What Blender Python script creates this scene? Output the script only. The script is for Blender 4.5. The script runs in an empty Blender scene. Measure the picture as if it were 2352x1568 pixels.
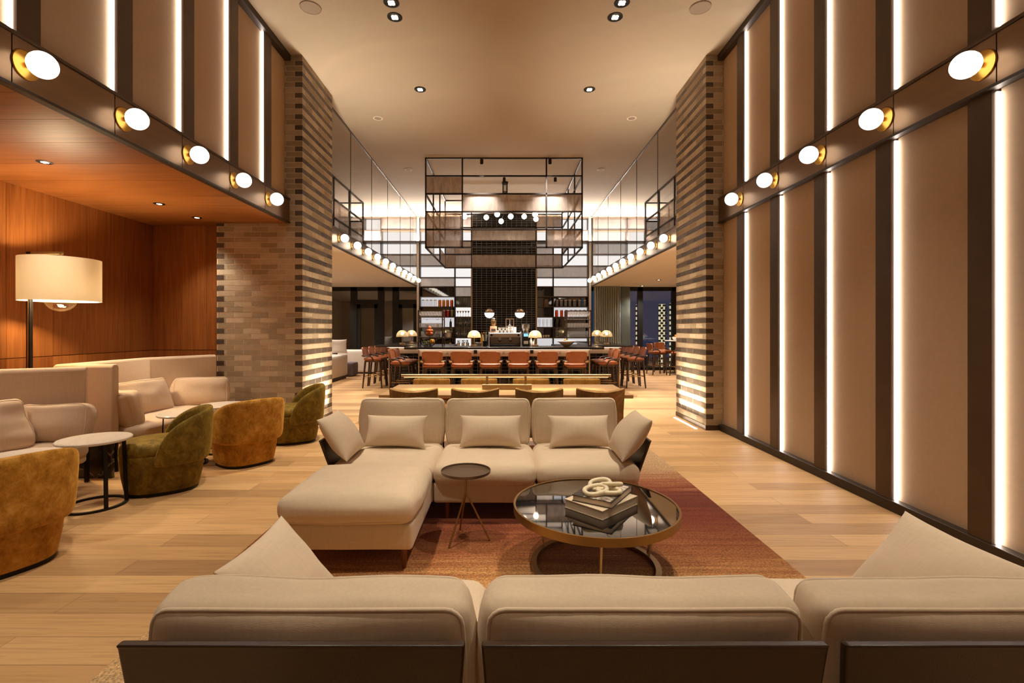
import bpy, bmesh, math, random
from mathutils import Vector, Matrix, noise
PI = math.pi
RNG = random.Random(11)
SC = bpy.context.scene
COL = SC.collection
F, CX, CY, HC = 1110.7, 1158.0, 756.0, 1.45          # focal length in px, vanishing point, eye height

def PX(u, Y): return (u - CX) * Y / F
def PZ(v, Y): return HC - (v - CY) * Y / F
def lin(r, g, b):
    f = lambda c: (c / 255 / 12.92) if c / 255 <= 0.04045 else ((c / 255 + 0.055) / 1.055) ** 2.4
    return (f(r), f(g), f(b), 1.0)
ORD = ['first', 'second', 'third', 'fourth', 'fifth', 'sixth', 'seventh', 'eighth', 'ninth', 'tenth', 'eleventh', 'twelfth']

# ------------------------------------------------------------------ materials
MATS = {}
def newmat(name):
    m = bpy.data.materials.new(name); m.use_nodes = True
    nt = m.node_tree; nt.nodes.clear()
    out = nt.nodes.new('ShaderNodeOutputMaterial')
    MATS[name] = m
    return m, nt, out
def nd(nt, typ, ins=None, **kw):
    n = nt.nodes.new('ShaderNode' + typ)
    for k, v in kw.items(): setattr(n, k, v)
    for k, v in (ins or {}).items():
        if isinstance(v, tuple) and len(v) == 2 and hasattr(v[0], 'outputs'):
            nt.links.new(v[0].outputs[v[1]], n.inputs[k])
        else:
            n.inputs[k].default_value = v
    return n
def coords(nt, scale=(1, 1, 1), rot=(0, 0, 0), kind='Object'):
    tc = nd(nt, 'TexCoord')
    return nd(nt, 'Mapping', {'Vector': (tc, kind), 'Scale': scale, 'Rotation': rot})
def ramp(nt, fac, stops):
    r = nt.nodes.new('ShaderNodeValToRGB')
    el = r.color_ramp.elements
    while len(el) < len(stops): el.new(0.5)
    for e, (p, c) in zip(el, stops): e.position = p; e.color = c
    nt.links.new(fac[0].outputs[fac[1]], r.inputs[0])
    return r
def sc4(c, k): return (min(1, c[0] * k), min(1, c[1] * k), min(1, c[2] * k), 1)

def plain(name, col, rough=0.5, metal=0.0, var=0.08, nscale=8.0, stretch=(1, 1, 1), bump=0.0, bscale=60.0, spec=0.5, coat=0.0, sheen=0.0):
    """principled with a soft noise variation and optional fine bump"""
    m, nt, out = newmat(name)
    mp = coords(nt, stretch)
    nz = nd(nt, 'TexNoise', {'Vector': (mp, 'Vector'), 'Scale': nscale, 'Detail': 4.0})
    r = ramp(nt, (nz, 'Fac'), [(0.25, sc4(col, 1 - var)), (0.75, sc4(col, 1 + var))])
    b = nd(nt, 'BsdfPrincipled', {'Base Color': (r, 'Color'), 'Roughness': rough, 'Metallic': metal,
                                  'Specular IOR Level': spec, 'Coat Weight': coat, 'Sheen Weight': sheen})
    if bump:
        n2 = nd(nt, 'TexNoise', {'Vector': (mp, 'Vector'), 'Scale': bscale, 'Detail': 3.0})
        bp = nd(nt, 'Bump', {'Height': (n2, 'Fac'), 'Strength': bump, 'Distance': 0.01})
        nt.links.new(bp.outputs[0], b.inputs['Normal'])
    nt.links.new(b.outputs[0], out.inputs[0])
    return m
def emit(name, col, strength):
    m, nt, out = newmat(name)
    e = nd(nt, 'Emission', {'Color': col, 'Strength': strength})
    nt.links.new(e.outputs[0], out.inputs[0])
    return m
def linen(name, col, streak=0.1):
    m, nt, out = newmat(name)
    mp = coords(nt, (6, 6, 90))
    n1 = nd(nt, 'TexNoise', {'Vector': (mp, 'Vector'), 'Scale': 1.6, 'Detail': 5.0, 'Roughness': 0.6})
    mp2 = coords(nt, (70, 70, 6))
    n2 = nd(nt, 'TexNoise', {'Vector': (mp2, 'Vector'), 'Scale': 1.6, 'Detail': 4.0})
    mx = nd(nt, 'Math', {0: (n1, 'Fac'), 1: (n2, 'Fac')}, operation='ADD')
    hf = nd(nt, 'Math', {0: (mx, 'Value'), 1: 0.5}, operation='MULTIPLY')
    r = ramp(nt, (hf, 'Value'), [(0.3, sc4(col, 1 - streak)), (0.7, sc4(col, 1 + streak))])
    b = nd(nt, 'BsdfPrincipled', {'Base Color': (r, 'Color'), 'Roughness': 0.92, 'Specular IOR Level': 0.15, 'Sheen Weight': 0.12})
    n3 = nd(nt, 'TexNoise', {'Vector': (coords(nt, (1, 1, 7)), 'Vector'), 'Scale': 110.0, 'Detail': 2.0})
    n4 = nd(nt, 'TexNoise', {'Vector': (coords(nt), 'Vector'), 'Scale': 6.0, 'Detail': 1.5})
    ad = nd(nt, 'Math', {0: (n4, 'Fac'), 1: 4.0, 2: (n3, 'Fac')}, operation='MULTIPLY_ADD')
    bp = nd(nt, 'Bump', {'Height': (ad, 'Value'), 'Strength': 0.12, 'Distance': 0.003})
    nt.links.new(bp.outputs[0], b.inputs['Normal'])
    nt.links.new(b.outputs[0], out.inputs[0])
    return m
def velvet(name, dark, mid, light):
    m, nt, out = newmat(name)
    mp = coords(nt, (1, 1, 0.8))
    n1 = nd(nt, 'TexNoise', {'Vector': (mp, 'Vector'), 'Scale': 11.0, 'Detail': 9.0, 'Roughness': 0.78, 'Distortion': 0.2})
    r = ramp(nt, (n1, 'Fac'), [(0.33, dark), (0.5, mid), (0.68, light)])
    b = nd(nt, 'BsdfPrincipled', {'Base Color': (r, 'Color'), 'Roughness': 0.75, 'Specular IOR Level': 0.2, 'Sheen Weight': 0.5,
                                  'Sheen Tint': sc4(light, 1.6), 'Sheen Roughness': 0.4})
    n3 = nd(nt, 'TexNoise', {'Vector': (mp, 'Vector'), 'Scale': 18.0, 'Detail': 4.0})
    bp = nd(nt, 'Bump', {'Height': (n3, 'Fac'), 'Strength': 0.25, 'Distance': 0.01})
    nt.links.new(bp.outputs[0], b.inputs['Normal'])
    nt.links.new(b.outputs[0], out.inputs[0])
    return m
def woodgrain(name, dark, light, axis='Z', rough=0.35, scale=3.0, var=None):
    """wood with grain stretched along an axis"""
    m, nt, out = newmat(name)
    k = {'X': (0.5, 14, 14), 'Y': (14, 0.5, 14), 'Z': (14, 14, 0.5)}[axis]
    mp = coords(nt, k)
    n1 = nd(nt, 'TexNoise', {'Vector': (mp, 'Vector'), 'Scale': scale, 'Detail': 6.0, 'Roughness': 0.6, 'Distortion': 0.4})
    r = ramp(nt, (n1, 'Fac'), [(0.3, dark), (0.7, light)])
    b = nd(nt, 'BsdfPrincipled', {'Base Color': (r, 'Color'), 'Roughness': rough, 'Specular IOR Level': 0.4})
    nt.links.new(b.outputs[0], out.inputs[0])
    return m
def seethrough(name, tint, gloss_col=(1, 1, 1, 1), base=0.06, rough=0.02, edge=0.6):
    """thin clear glass: transparent, with a fresnel-weighted sheen"""
    m, nt, out = newmat(name)
    t = nd(nt, 'BsdfTransparent', {'Color': tint})
    g = nd(nt, 'BsdfGlossy', {'Color': gloss_col, 'Roughness': rough})
    lw = nd(nt, 'LayerWeight', {'Blend': 0.25})
    f = nd(nt, 'Math', {0: (lw, 'Facing'), 1: edge, 2: base}, operation='MULTIPLY_ADD', use_clamp=True)
    mx = nd(nt, 'MixShader', {0: (f, 'Value'), 1: (t, 0), 2: (g, 0)})
    nt.links.new(mx.outputs[0], out.inputs[0])
    return m

# floor: wide oak boards running across the room
def mk_floor():
    m, nt, out = newmat('oak_floor')
    mp = coords(nt)
    br = nd(nt, 'TexBrick', {'Vector': (mp, 'Vector'), 'Color1': (0, 0, 0, 1), 'Color2': (1, 1, 1, 1), 'Mortar': (0.5, 0.5, 0.5, 1), 'Scale': 1.0,
                             'Mortar Size': 0.0012, 'Mortar Smooth': 0.2, 'Bias': 0.0, 'Brick Width': 2.3, 'Row Height': 0.19}, offset=0.37, offset_frequency=2, squash=1.0)
    gr = nd(nt, 'TexNoise', {'Vector': (coords(nt, (0.7, 16, 16)), 'Vector'), 'Scale': 3.0, 'Detail': 7.0, 'Roughness': 0.62, 'Distortion': 0.6})
    big = nd(nt, 'TexNoise', {'Vector': (coords(nt, (0.35, 3, 1)), 'Vector'), 'Scale': 2.0, 'Detail': 2.0})
    tone = ramp(nt, (br, 'Color'), [(0.0, lin(172, 134, 92)), (0.35, lin(196, 156, 106)), (0.7, lin(206, 165, 115)), (1.0, lin(216, 176, 124))])
    g2 = ramp(nt, (gr, 'Fac'), [(0.25, (0.72, 0.68, 0.64, 1)), (0.55, (1, 1, 1, 1)), (0.8, (1.0, 0.98, 0.95, 1))])
    mul = nd(nt, 'Mix', {0: 1.0, 'A': (tone, 'Color'), 'B': (g2, 'Color')}, data_type='RGBA', blend_type='MULTIPLY') if False else None
    mx = nt.nodes.new('ShaderNodeMixRGB'); mx.blend_type = 'MULTIPLY'; mx.inputs[0].default_value = 1
    nt.links.new(tone.outputs[0], mx.inputs[1]); nt.links.new(g2.outputs[0], mx.inputs[2])
    mj = nt.nodes.new('ShaderNodeMixRGB'); mj.inputs[2].default_value = lin(110, 78, 50)
    nt.links.new(br.outputs['Fac'], mj.inputs[0]); nt.links.new(mx.outputs[0], mj.inputs[1])
    rg = nd(nt, 'MapRange', {0: (big, 'Fac'), 1: 0.3, 2: 0.7, 3: 0.5, 4: 0.62})
    b = nd(nt, 'BsdfPrincipled', {'Base Color': (mj, 0), 'Roughness': (rg, 0), 'Specular IOR Level': 0.28})
    ht = nd(nt, 'Math', {0: (br, 'Fac'), 1: -1.0, 2: 1.0}, operation='MULTIPLY_ADD')
    bp = nd(nt, 'Bump', {'Height': (ht, 'Value'), 'Strength': 0.3, 'Distance': 0.002})
    nt.links.new(bp.outputs[0], b.inputs['Normal'])
    nt.links.new(b.outputs[0], out.inputs[0])
def mk_tiles(name, w, h, base, grout, mortar):
    m, nt, out = newmat(name)
    tc = nd(nt, 'TexCoord'); sp = nd(nt, 'SeparateXYZ', {0: (tc, 'Object')})
    ad = nd(nt, 'Math', {0: (sp, 'X'), 1: (sp, 'Y')}, operation='ADD')
    cb = nd(nt, 'CombineXYZ', {'X': (ad, 'Value'), 'Y': (sp, 'Z')})
    br = nd(nt, 'TexBrick', {'Vector': (cb, 0), 'Color1': base, 'Color2': sc4(base, 1.6), 'Mortar': grout, 'Scale': 1.0, 'Mortar Size': mortar, 'Mortar Smooth': 0.1,
                             'Bias': 0.0, 'Brick Width': w, 'Row Height': h}, offset=0.0, squash=1.0)
    rr = nd(nt, 'MapRange', {0: (br, 'Fac'), 3: 0.08, 4: 0.7})
    b = nd(nt, 'BsdfPrincipled', {'Base Color': (br, 'Color'), 'Roughness': (rr, 0), 'Specular IOR Level': 0.3})
    wv = nd(nt, 'TexNoise', {'Vector': (cb, 0), 'Scale': 9.0, 'Detail': 1.0})
    ht = nd(nt, 'Math', {0: (br, 'Fac'), 1: -1.0, 2: (wv, 'Fac')}, operation='MULTIPLY_ADD')
    bp = nd(nt, 'Bump', {'Height': (ht, 'Value'), 'Strength': 0.5, 'Distance': 0.006})
    nt.links.new(bp.outputs[0], b.inputs['Normal'])
    nt.links.new(b.outputs[0], out.inputs[0])
def mk_rug():
    m, nt, out = newmat('rug_wool')
    tc = nd(nt, 'TexCoord'); sp = nd(nt, 'SeparateXYZ', {0: (tc, 'Object')})
    st = nd(nt, 'TexNoise', {'Vector': (coords(nt, (0.35, 8, 1)), 'Vector'), 'Scale': 2.2, 'Detail': 6.0, 'Roughness': 0.75})
    st2 = nd(nt, 'TexNoise', {'Vector': (coords(nt, (1, 1, 1)), 'Vector'), 'Scale': 75.0, 'Detail': 4.0, 'Roughness': 0.7})
    yy = nd(nt, 'Math', {0: (st, 'Fac'), 1: 1.7, 2: (sp, 'Y')}, operation='MULTIPLY_ADD')
    n = nd(nt, 'MapRange', {0: (yy, 'Value'), 1: 2.3, 2: 6.75, 3: 0.0, 4: 1.0})
    beige, sand = lin(196, 164, 122), lin(186, 132, 78)
    rust, red, deep = lin(148, 72, 32), lin(126, 44, 20), lin(92, 26, 14)
    r = ramp(nt, (n, 0), [(0.04, beige), (0.16, lin(214, 178, 126)), (0.28, lin(204, 150, 92)), (0.36, lin(164, 102, 58)), (0.45, lin(138, 72, 40)), (0.53, lin(118, 46, 26)), (0.60, lin(98, 36, 22)), (0.66, lin(130, 62, 38)), (0.72, lin(164, 108, 72)), (0.82, lin(196, 162, 122))])
    sp2 = ramp(nt, (st2, 'Fac'), [(0.36, (0.34, 0.30, 0.28, 1)), (0.50, (0.85, 0.85, 0.85, 1)), (0.64, (1.45, 1.38, 1.3, 1))])
    mx = nt.nodes.new('ShaderNodeMixRGB'); mx.blend_type = 'MULTIPLY'; mx.inputs[0].default_value = 0.8
    nt.links.new(r.outputs[0], mx.inputs[1]); nt.links.new(sp2.outputs[0], mx.inputs[2])
    b = nd(nt, 'BsdfPrincipled', {'Base Color': (mx, 0), 'Roughness': 0.95, 'Specular IOR Level': 0.1, 'Sheen Weight': 0.2})
    bp = nd(nt, 'Bump', {'Height': (st2, 'Fac'), 'Strength': 0.8, 'Distance': 0.008})
    nt.links.new(bp.outputs[0], b.inputs['Normal'])
    nt.links.new(b.outputs[0], out.inputs[0])
def mk_mesh(name, col, alpha, ribs=60.0):
    """bronze woven wire panel: partly see-through, finely ribbed"""
    m, nt, out = newmat(name)
    mp = coords(nt, (1, 1, 1))
    wv = nd(nt, 'TexWave', {'Vector': (mp, 'Vector'), 'Scale': ribs, 'Distortion': 1.0, 'Detail': 2.0}, bands_direction='X')
    nz = nd(nt, 'TexNoise', {'Vector': (coords(nt, (5, 5, 1.2)), 'Vector'), 'Scale': 2.0, 'Detail': 5.0, 'Roughness': 0.7})
    r = ramp(nt, (nz, 'Fac'), [(0.3, sc4(col, 0.7)), (0.7, sc4(col, 1.25))])
    b = nd(nt, 'BsdfPrincipled', {'Base Color': (r, 'Color'), 'Roughness': 0.26, 'Metallic': 0.4})
    bp = nd(nt, 'Bump', {'Height': (wv, 'Fac'), 'Strength': 0.25, 'Distance': 0.004})
    nt.links.new(bp.outputs[0], b.inputs['Normal'])
    t = nd(nt, 'BsdfTransparent', {'Color': (1.0, 0.95, 0.9, 1)})
    f = nd(nt, 'MapRange', {0: (wv, 'Fac'), 3: max(0, alpha - 0.12), 4: alpha + 0.12})
    mx = nd(nt, 'MixShader', {0: (f, 0), 1: (t, 0), 2: (b, 0)})
    nt.links.new(mx.outputs[0], out.inputs[0])
def mk_shade(name, col, glow, strength):
    m, nt, out = newmat(name)
    w = nd(nt, 'TexNoise', {'Vector': (coords(nt, (60, 60, 200)), 'Vector'), 'Scale': 2.0, 'Detail': 2.0})
    r = ramp(nt, (w, 'Fac'), [(0.3, sc4(col, 0.92)), (0.7, col)])
    d = nd(nt, 'BsdfDiffuse', {'Color': (r, 'Color')})
    t = nd(nt, 'BsdfTranslucent', {'Color': (r, 'Color')})
    mx = nd(nt, 'MixShader', {0: 0.55, 1: (d, 0), 2: (t, 0)})
    nt.links.new(mx.outputs[0], out.inputs[0])
def mk_art():
    m, nt, out = newmat('book_cover_print')
    n1 = nd(nt, 'TexNoise', {'Vector': (coords(nt), 'Vector'), 'Scale': 9.0, 'Detail': 3.0, 'Distortion': 1.6})
    r = ramp(nt, (n1, 'Fac'), [(0.35, lin(40, 34, 30)), (0.5, lin(150, 136, 122)), (0.62, lin(226, 214, 200))])
    b = nd(nt, 'BsdfPrincipled', {'Base Color': (r, 'Color'), 'Roughness': 0.35})
    nt.links.new(b.outputs[0], out.inputs[0])
def mk_pages():
    m, nt, out = newmat('book_pages')
    w = nd(nt, 'TexWave', {'Vector': (coords(nt), 'Vector'), 'Scale': 90.0, 'Distortion': 0.6}, bands_direction='Z')
    r = ramp(nt, (w, 'Fac'), [(0.0, lin(196, 178, 152)), (1.0, lin(232, 218, 196))])
    b = nd(nt, 'BsdfPrincipled', {'Base Color': (r, 'Color'), 'Roughness': 0.8})
    nt.links.new(b.outputs[0], out.inputs[0])
def mk_marble(name, base, vein, scale):
    m, nt, out = newmat(name)
    n1 = nd(nt, 'TexNoise', {'Vector': (coords(nt), 'Vector'), 'Scale': scale, 'Detail': 8.0, 'Distortion': 1.8})
    a = nd(nt, 'Math', {0: (n1, 'Fac'), 1: 0.5}, operation='SUBTRACT'); ab = nd(nt, 'Math', {0: (a, 'Value')}, operation='ABSOLUTE')
    r = ramp(nt, (ab, 'Value'), [(0.0, vein), (0.03, base), (1.0, base)])
    b = nd(nt, 'BsdfPrincipled', {'Base Color': (r, 'Color'), 'Roughness': 0.2})
    nt.links.new(b.outputs[0], out.inputs[0])

mk_floor(); mk_rug(); mk_art(); mk_pages()
mk_tiles('black_tile', 0.172, 0.0785, lin(9, 9, 9), lin(112, 106, 100), 0.0045)
mk_mesh('bronze_mesh', lin(192, 176, 164), 0.70)
mk_mesh('bronze_mesh_pale', lin(168, 156, 150), 0.5)
mk_shade('lamp_linen', lin(244, 236, 220), lin(255, 226, 180), 0)
mk_marble('white_stone', lin(228, 218, 206), lin(222, 211, 198), 1.6)
mk_marble('dark_marble', lin(34, 30, 22), lin(120, 112, 92), 2.4)
plain('ceiling_paint', lin(172, 156, 139), 0.9, var=0.015)
plain('white_paint', lin(226, 216, 204), 0.85, var=0.02)
plain('wall_fabric', lin(184, 158, 130), 0.95, var=0.03, nscale=30, bump=0.06, bscale=300, spec=0.1)
plain('bronze_dark', lin(84, 66, 50), 0.42, 0.55, var=0.1, nscale=6)
plain('bronze_trim', lin(58, 46, 36), 0.5, 0.4, var=0.1)
plain('bronze_band', lin(132, 106, 82), 0.3, 0.85, var=0.07, nscale=3, stretch=(1, 1, 6), bump=0.03, bscale=40)
plain('brass', lin(206, 160, 74), 0.28, 1.0, var=0.06)
plain('brass_old', lin(158, 124, 76), 0.36, 0.85, var=0.08)
plain('champagne_metal', lin(172, 150, 120), 0.35, 0.9, var=0.06)
plain('steel', lin(196, 194, 190), 0.35, 0.3, var=0.05)
plain('black_metal', lin(26, 22, 19), 0.45, 0.5, var=0.1)
plain('iron_frame', lin(46, 37, 30), 0.5, 0.5, var=0.1)
plain('window_frame_metal', lin(22, 22, 21), 0.45, 0.3, var=0.08)
plain('mortar', lin(216, 196, 168), 0.95, var=0.06, nscale=40)
for i, c in enumerate([(184, 166, 140), (172, 153, 126), (196, 178, 152), (160, 142, 116)]):
    plain('brick_light_%d' % i, lin(*c), 0.85, var=0.1, nscale=30, bump=0.25, bscale=90)
for i, c in enumerate([(84, 72, 61), (72, 61, 52), (96, 82, 70)]):
    plain('brick_dark_%d' % i, lin(*c), 0.5, var=0.15, nscale=30, bump=0.25, bscale=90)
for i, (d, l) in enumerate([((128, 74, 32), (164, 102, 52)), ((118, 66, 28), (152, 92, 46)), ((138, 82, 36), (174, 112, 60))]):
    woodgrain('cherry_%d' % i, lin(*d), lin(*l), 'Z', 0.35)
    woodgrain('cherry_soffit_%d' % i, lin(*d), lin(*l), 'X', 0.4)
woodgrain('oak_top', lin(176, 136, 88), lin(206, 166, 114), 'X', 0.4)
woodgrain('walnut', lin(52, 34, 24), lin(84, 58, 42), 'Z', 0.45)
woodgrain('walnut_side', lin(62, 42, 30), lin(96, 68, 50), 'X', 0.45)
woodgrain('teak_leg', lin(96, 50, 26), lin(140, 80, 42), 'Z', 0.4)
woodgrain('pale_wood', lin(196, 156, 112), lin(222, 186, 142), 'X', 0.45)
linen('sofa_linen', lin(212, 192, 166), 0.07)
linen('pillow_linen', lin(214, 194, 169), 0.06)
linen('booth_linen', lin(212, 188, 164), 0.07)
linen('white_linen', lin(226, 216, 202), 0.05)
plain('sofa_leather', lin(54, 38, 26), 0.36, var=0.08, nscale=20, bump=0.06, bscale=200)
plain('tan_leather', lin(152, 84, 42), 0.42, var=0.1, nscale=12, bump=0.06, bscale=200)
plain('tan_leather_edge', lin(150, 76, 40), 0.45, var=0.08)
velvet('velvet_amber', lin(132, 84, 18), lin(178, 125, 42), lin(214, 162, 80))
velvet('velvet_olive', lin(76, 60, 16), lin(114, 93, 30), lin(152, 126, 54))
velvet('velvet_brown', lin(134, 100, 54), lin(168, 128, 76), lin(196, 158, 104))
velvet('velvet_gold', lin(150, 104, 40), lin(186, 136, 62), lin(214, 168, 92))
plain('black_glass', lin(10, 10, 11), 0.03, var=0.02, spec=0.9, coat=1.0)
plain('tray_metal', lin(112, 92, 74), 0.4, 0.6, var=0.06)
plain('counter_stone', lin(40, 35, 31), 0.22, var=0.12, nscale=20)
plain('counter_apron', lin(206, 184, 160), 0.8, var=0.03)
plain('black_plastic', lin(16, 15, 15), 0.4, var=0.05)
plain('book_board', lin(208, 190, 164), 0.6, var=0.04)
plain('book_dark', lin(40, 33, 28), 0.4, var=0.05)
plain('cream_stone', lin(222, 208, 176), 0.5, var=0.1, nscale=18)
plain('curtain_cloth', lin(200, 204, 196), 0.85, var=0.1, nscale=4, stretch=(10, 10, 0.3))
plain('grille_cloth', lin(150, 134, 120), 0.8, var=0.03)
plain('china', lin(240, 234, 226), 0.2, var=0.02, coat=0.5)
plain('orange_peel', lin(226, 110, 22), 0.5, var=0.1, bump=0.2, bscale=120)
plain('lime_peel', lin(110, 124, 40), 0.5, var=0.15, bump=0.15, bscale=120)
plain('pear_peel', lin(214, 148, 44), 0.5, var=0.15)
plain('herb_leaf', lin(70, 108, 44), 0.6, var=0.25, nscale=30)
plain('dark_bottle', lin(18, 20, 15), 0.08, var=0.05, coat=0.6)
plain('paper_label', lin(232, 224, 210), 0.7, var=0.03)
plain('coffee_beans', lin(52, 30, 18), 0.5, var=0.3, nscale=60)
plain('coffee_bag', lin(214, 160, 120), 0.6, var=0.05)
plain('amber_jar', lin(230, 130, 20), 0.15, var=0.35, nscale=30, coat=0.5)
plain('orange_jar', lin(234, 86, 18), 0.15, var=0.3, nscale=30, coat=0.5)
plain('red_jar', lin(176, 20, 26), 0.15, var=0.3, nscale=30, coat=0.5)
plain('green_jar', lin(140, 132, 50), 0.15, var=0.3, nscale=30, coat=0.5)
plain('smoke_jar', lin(120, 118, 118), 0.1, var=0.4, nscale=50, coat=0.5)
plain('blue_cloth', lin(40, 88, 140), 0.7, var=0.05)
plain('bread_crust', lin(200, 150, 90), 0.8, var=0.25, nscale=30)
plain('ottoman_cloth', lin(98, 88, 92), 0.9, var=0.05)
plain('night_wall', lin(52, 40, 30), 0.9, var=0.6, nscale=9, bump=0.5, bscale=20)
plain('paving', lin(66, 66, 70), 0.8, var=0.2, nscale=4)
seethrough('clear_glass', (0.97, 0.98, 0.97, 1), base=0.05, edge=0.5)
seethrough('balustrade_glass', (0.985, 0.975, 0.955, 1), base=0.03, edge=0.10)
seethrough('window_glass', (0.62, 0.68, 0.72, 1), base=0.13, edge=0.5)
def mk_drink():
    m, nt, out = newmat('drink_glass')
    t = nd(nt, 'BsdfTransparent', {'Color': (.97, .97, .97, 1)}); d = nd(nt, 'BsdfDiffuse', {'Color': (.9, .88, .86, 1)}); g = nd(nt, 'BsdfGlossy', {'Color': (1, 1, 1, 1), 'Roughness': .05})
    lw = nd(nt, 'LayerWeight', {'Blend': 0.3}); f = nd(nt, 'Math', {0: (lw, 'Facing'), 1: .55, 2: .12}, operation='MULTIPLY_ADD', use_clamp=True)
    dg = nd(nt, 'MixShader', {0: .45, 1: (d, 0), 2: (g, 0)}); mx = nd(nt, 'MixShader', {0: (f, 'Value'), 1: (t, 0), 2: (dg, 0)})
    nt.links.new(mx.outputs[0], out.inputs[0])
mk_drink()
seethrough('lamp_glass', (0.98, 0.93, 0.82, 1), (1, 0.93, 0.8, 1), base=0.06, edge=0.55)
def mk_frost():
    m, nt, out = newmat('frosted_shade')
    t = nd(nt, 'BsdfTransparent', {'Color': (1, .95, .85, 1)}); tr = nd(nt, 'BsdfTranslucent', {'Color': (1, .9, .72, 1)}); g = nd(nt, 'BsdfGlossy', {'Color': (1, .95, .85, 1), 'Roughness': .15})
    a = nd(nt, 'MixShader', {0: .32, 1: (t, 0), 2: (tr, 0)}); b = nd(nt, 'MixShader', {0: .14, 1: (a, 0), 2: (g, 0)})
    nt.links.new(b.outputs[0], out.inputs[0])
mk_frost()
emit('led_line', (1.0, 0.90, 0.82, 1), 10.0)
emit('floor_led', (1.0, 0.88, 0.68, 1), 14.0)
emit('globe_glow', (1.0, 0.87, 0.72, 1), 1.6)
emit('far_globe_glow', (1.0, 0.88, 0.72, 1), 3.5)
emit('spark_glow', (1.0, 0.86, 0.68, 1), 8.0)
emit('downlight_glow', (1.0, 0.82, 0.58, 1), 9.0)
emit('soft_downlight_glow', (1.0, 0.85, 0.66, 1), 3.0)
emit('shelf_glow', (1.0, 0.95, 0.92, 1), 0.52)
emit('shelf_glow_low', (0.88, 0.83, 0.84, 1), 0.42)
emit('cove_glow', (1.0, 0.88, 0.74, 1), 2.0)
emit('counter_glow', (1.0, 0.82, 0.64, 1), 2.5)
emit('table_glow', (1.0, 0.76, 0.38, 1), 0.7)
emit('bulb_glow', (1.0, 0.80, 0.52, 1), 14.0)
emit('lamp_bulb_glow', (1.0, 0.70, 0.38, 1), 30.0)
emit('screen_glow', (0.25, 0.6, 0.9, 1), 0.8)
emit('pillar_reflection_glow', (1.0, 0.80, 0.45, 1), 1.2)

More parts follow.
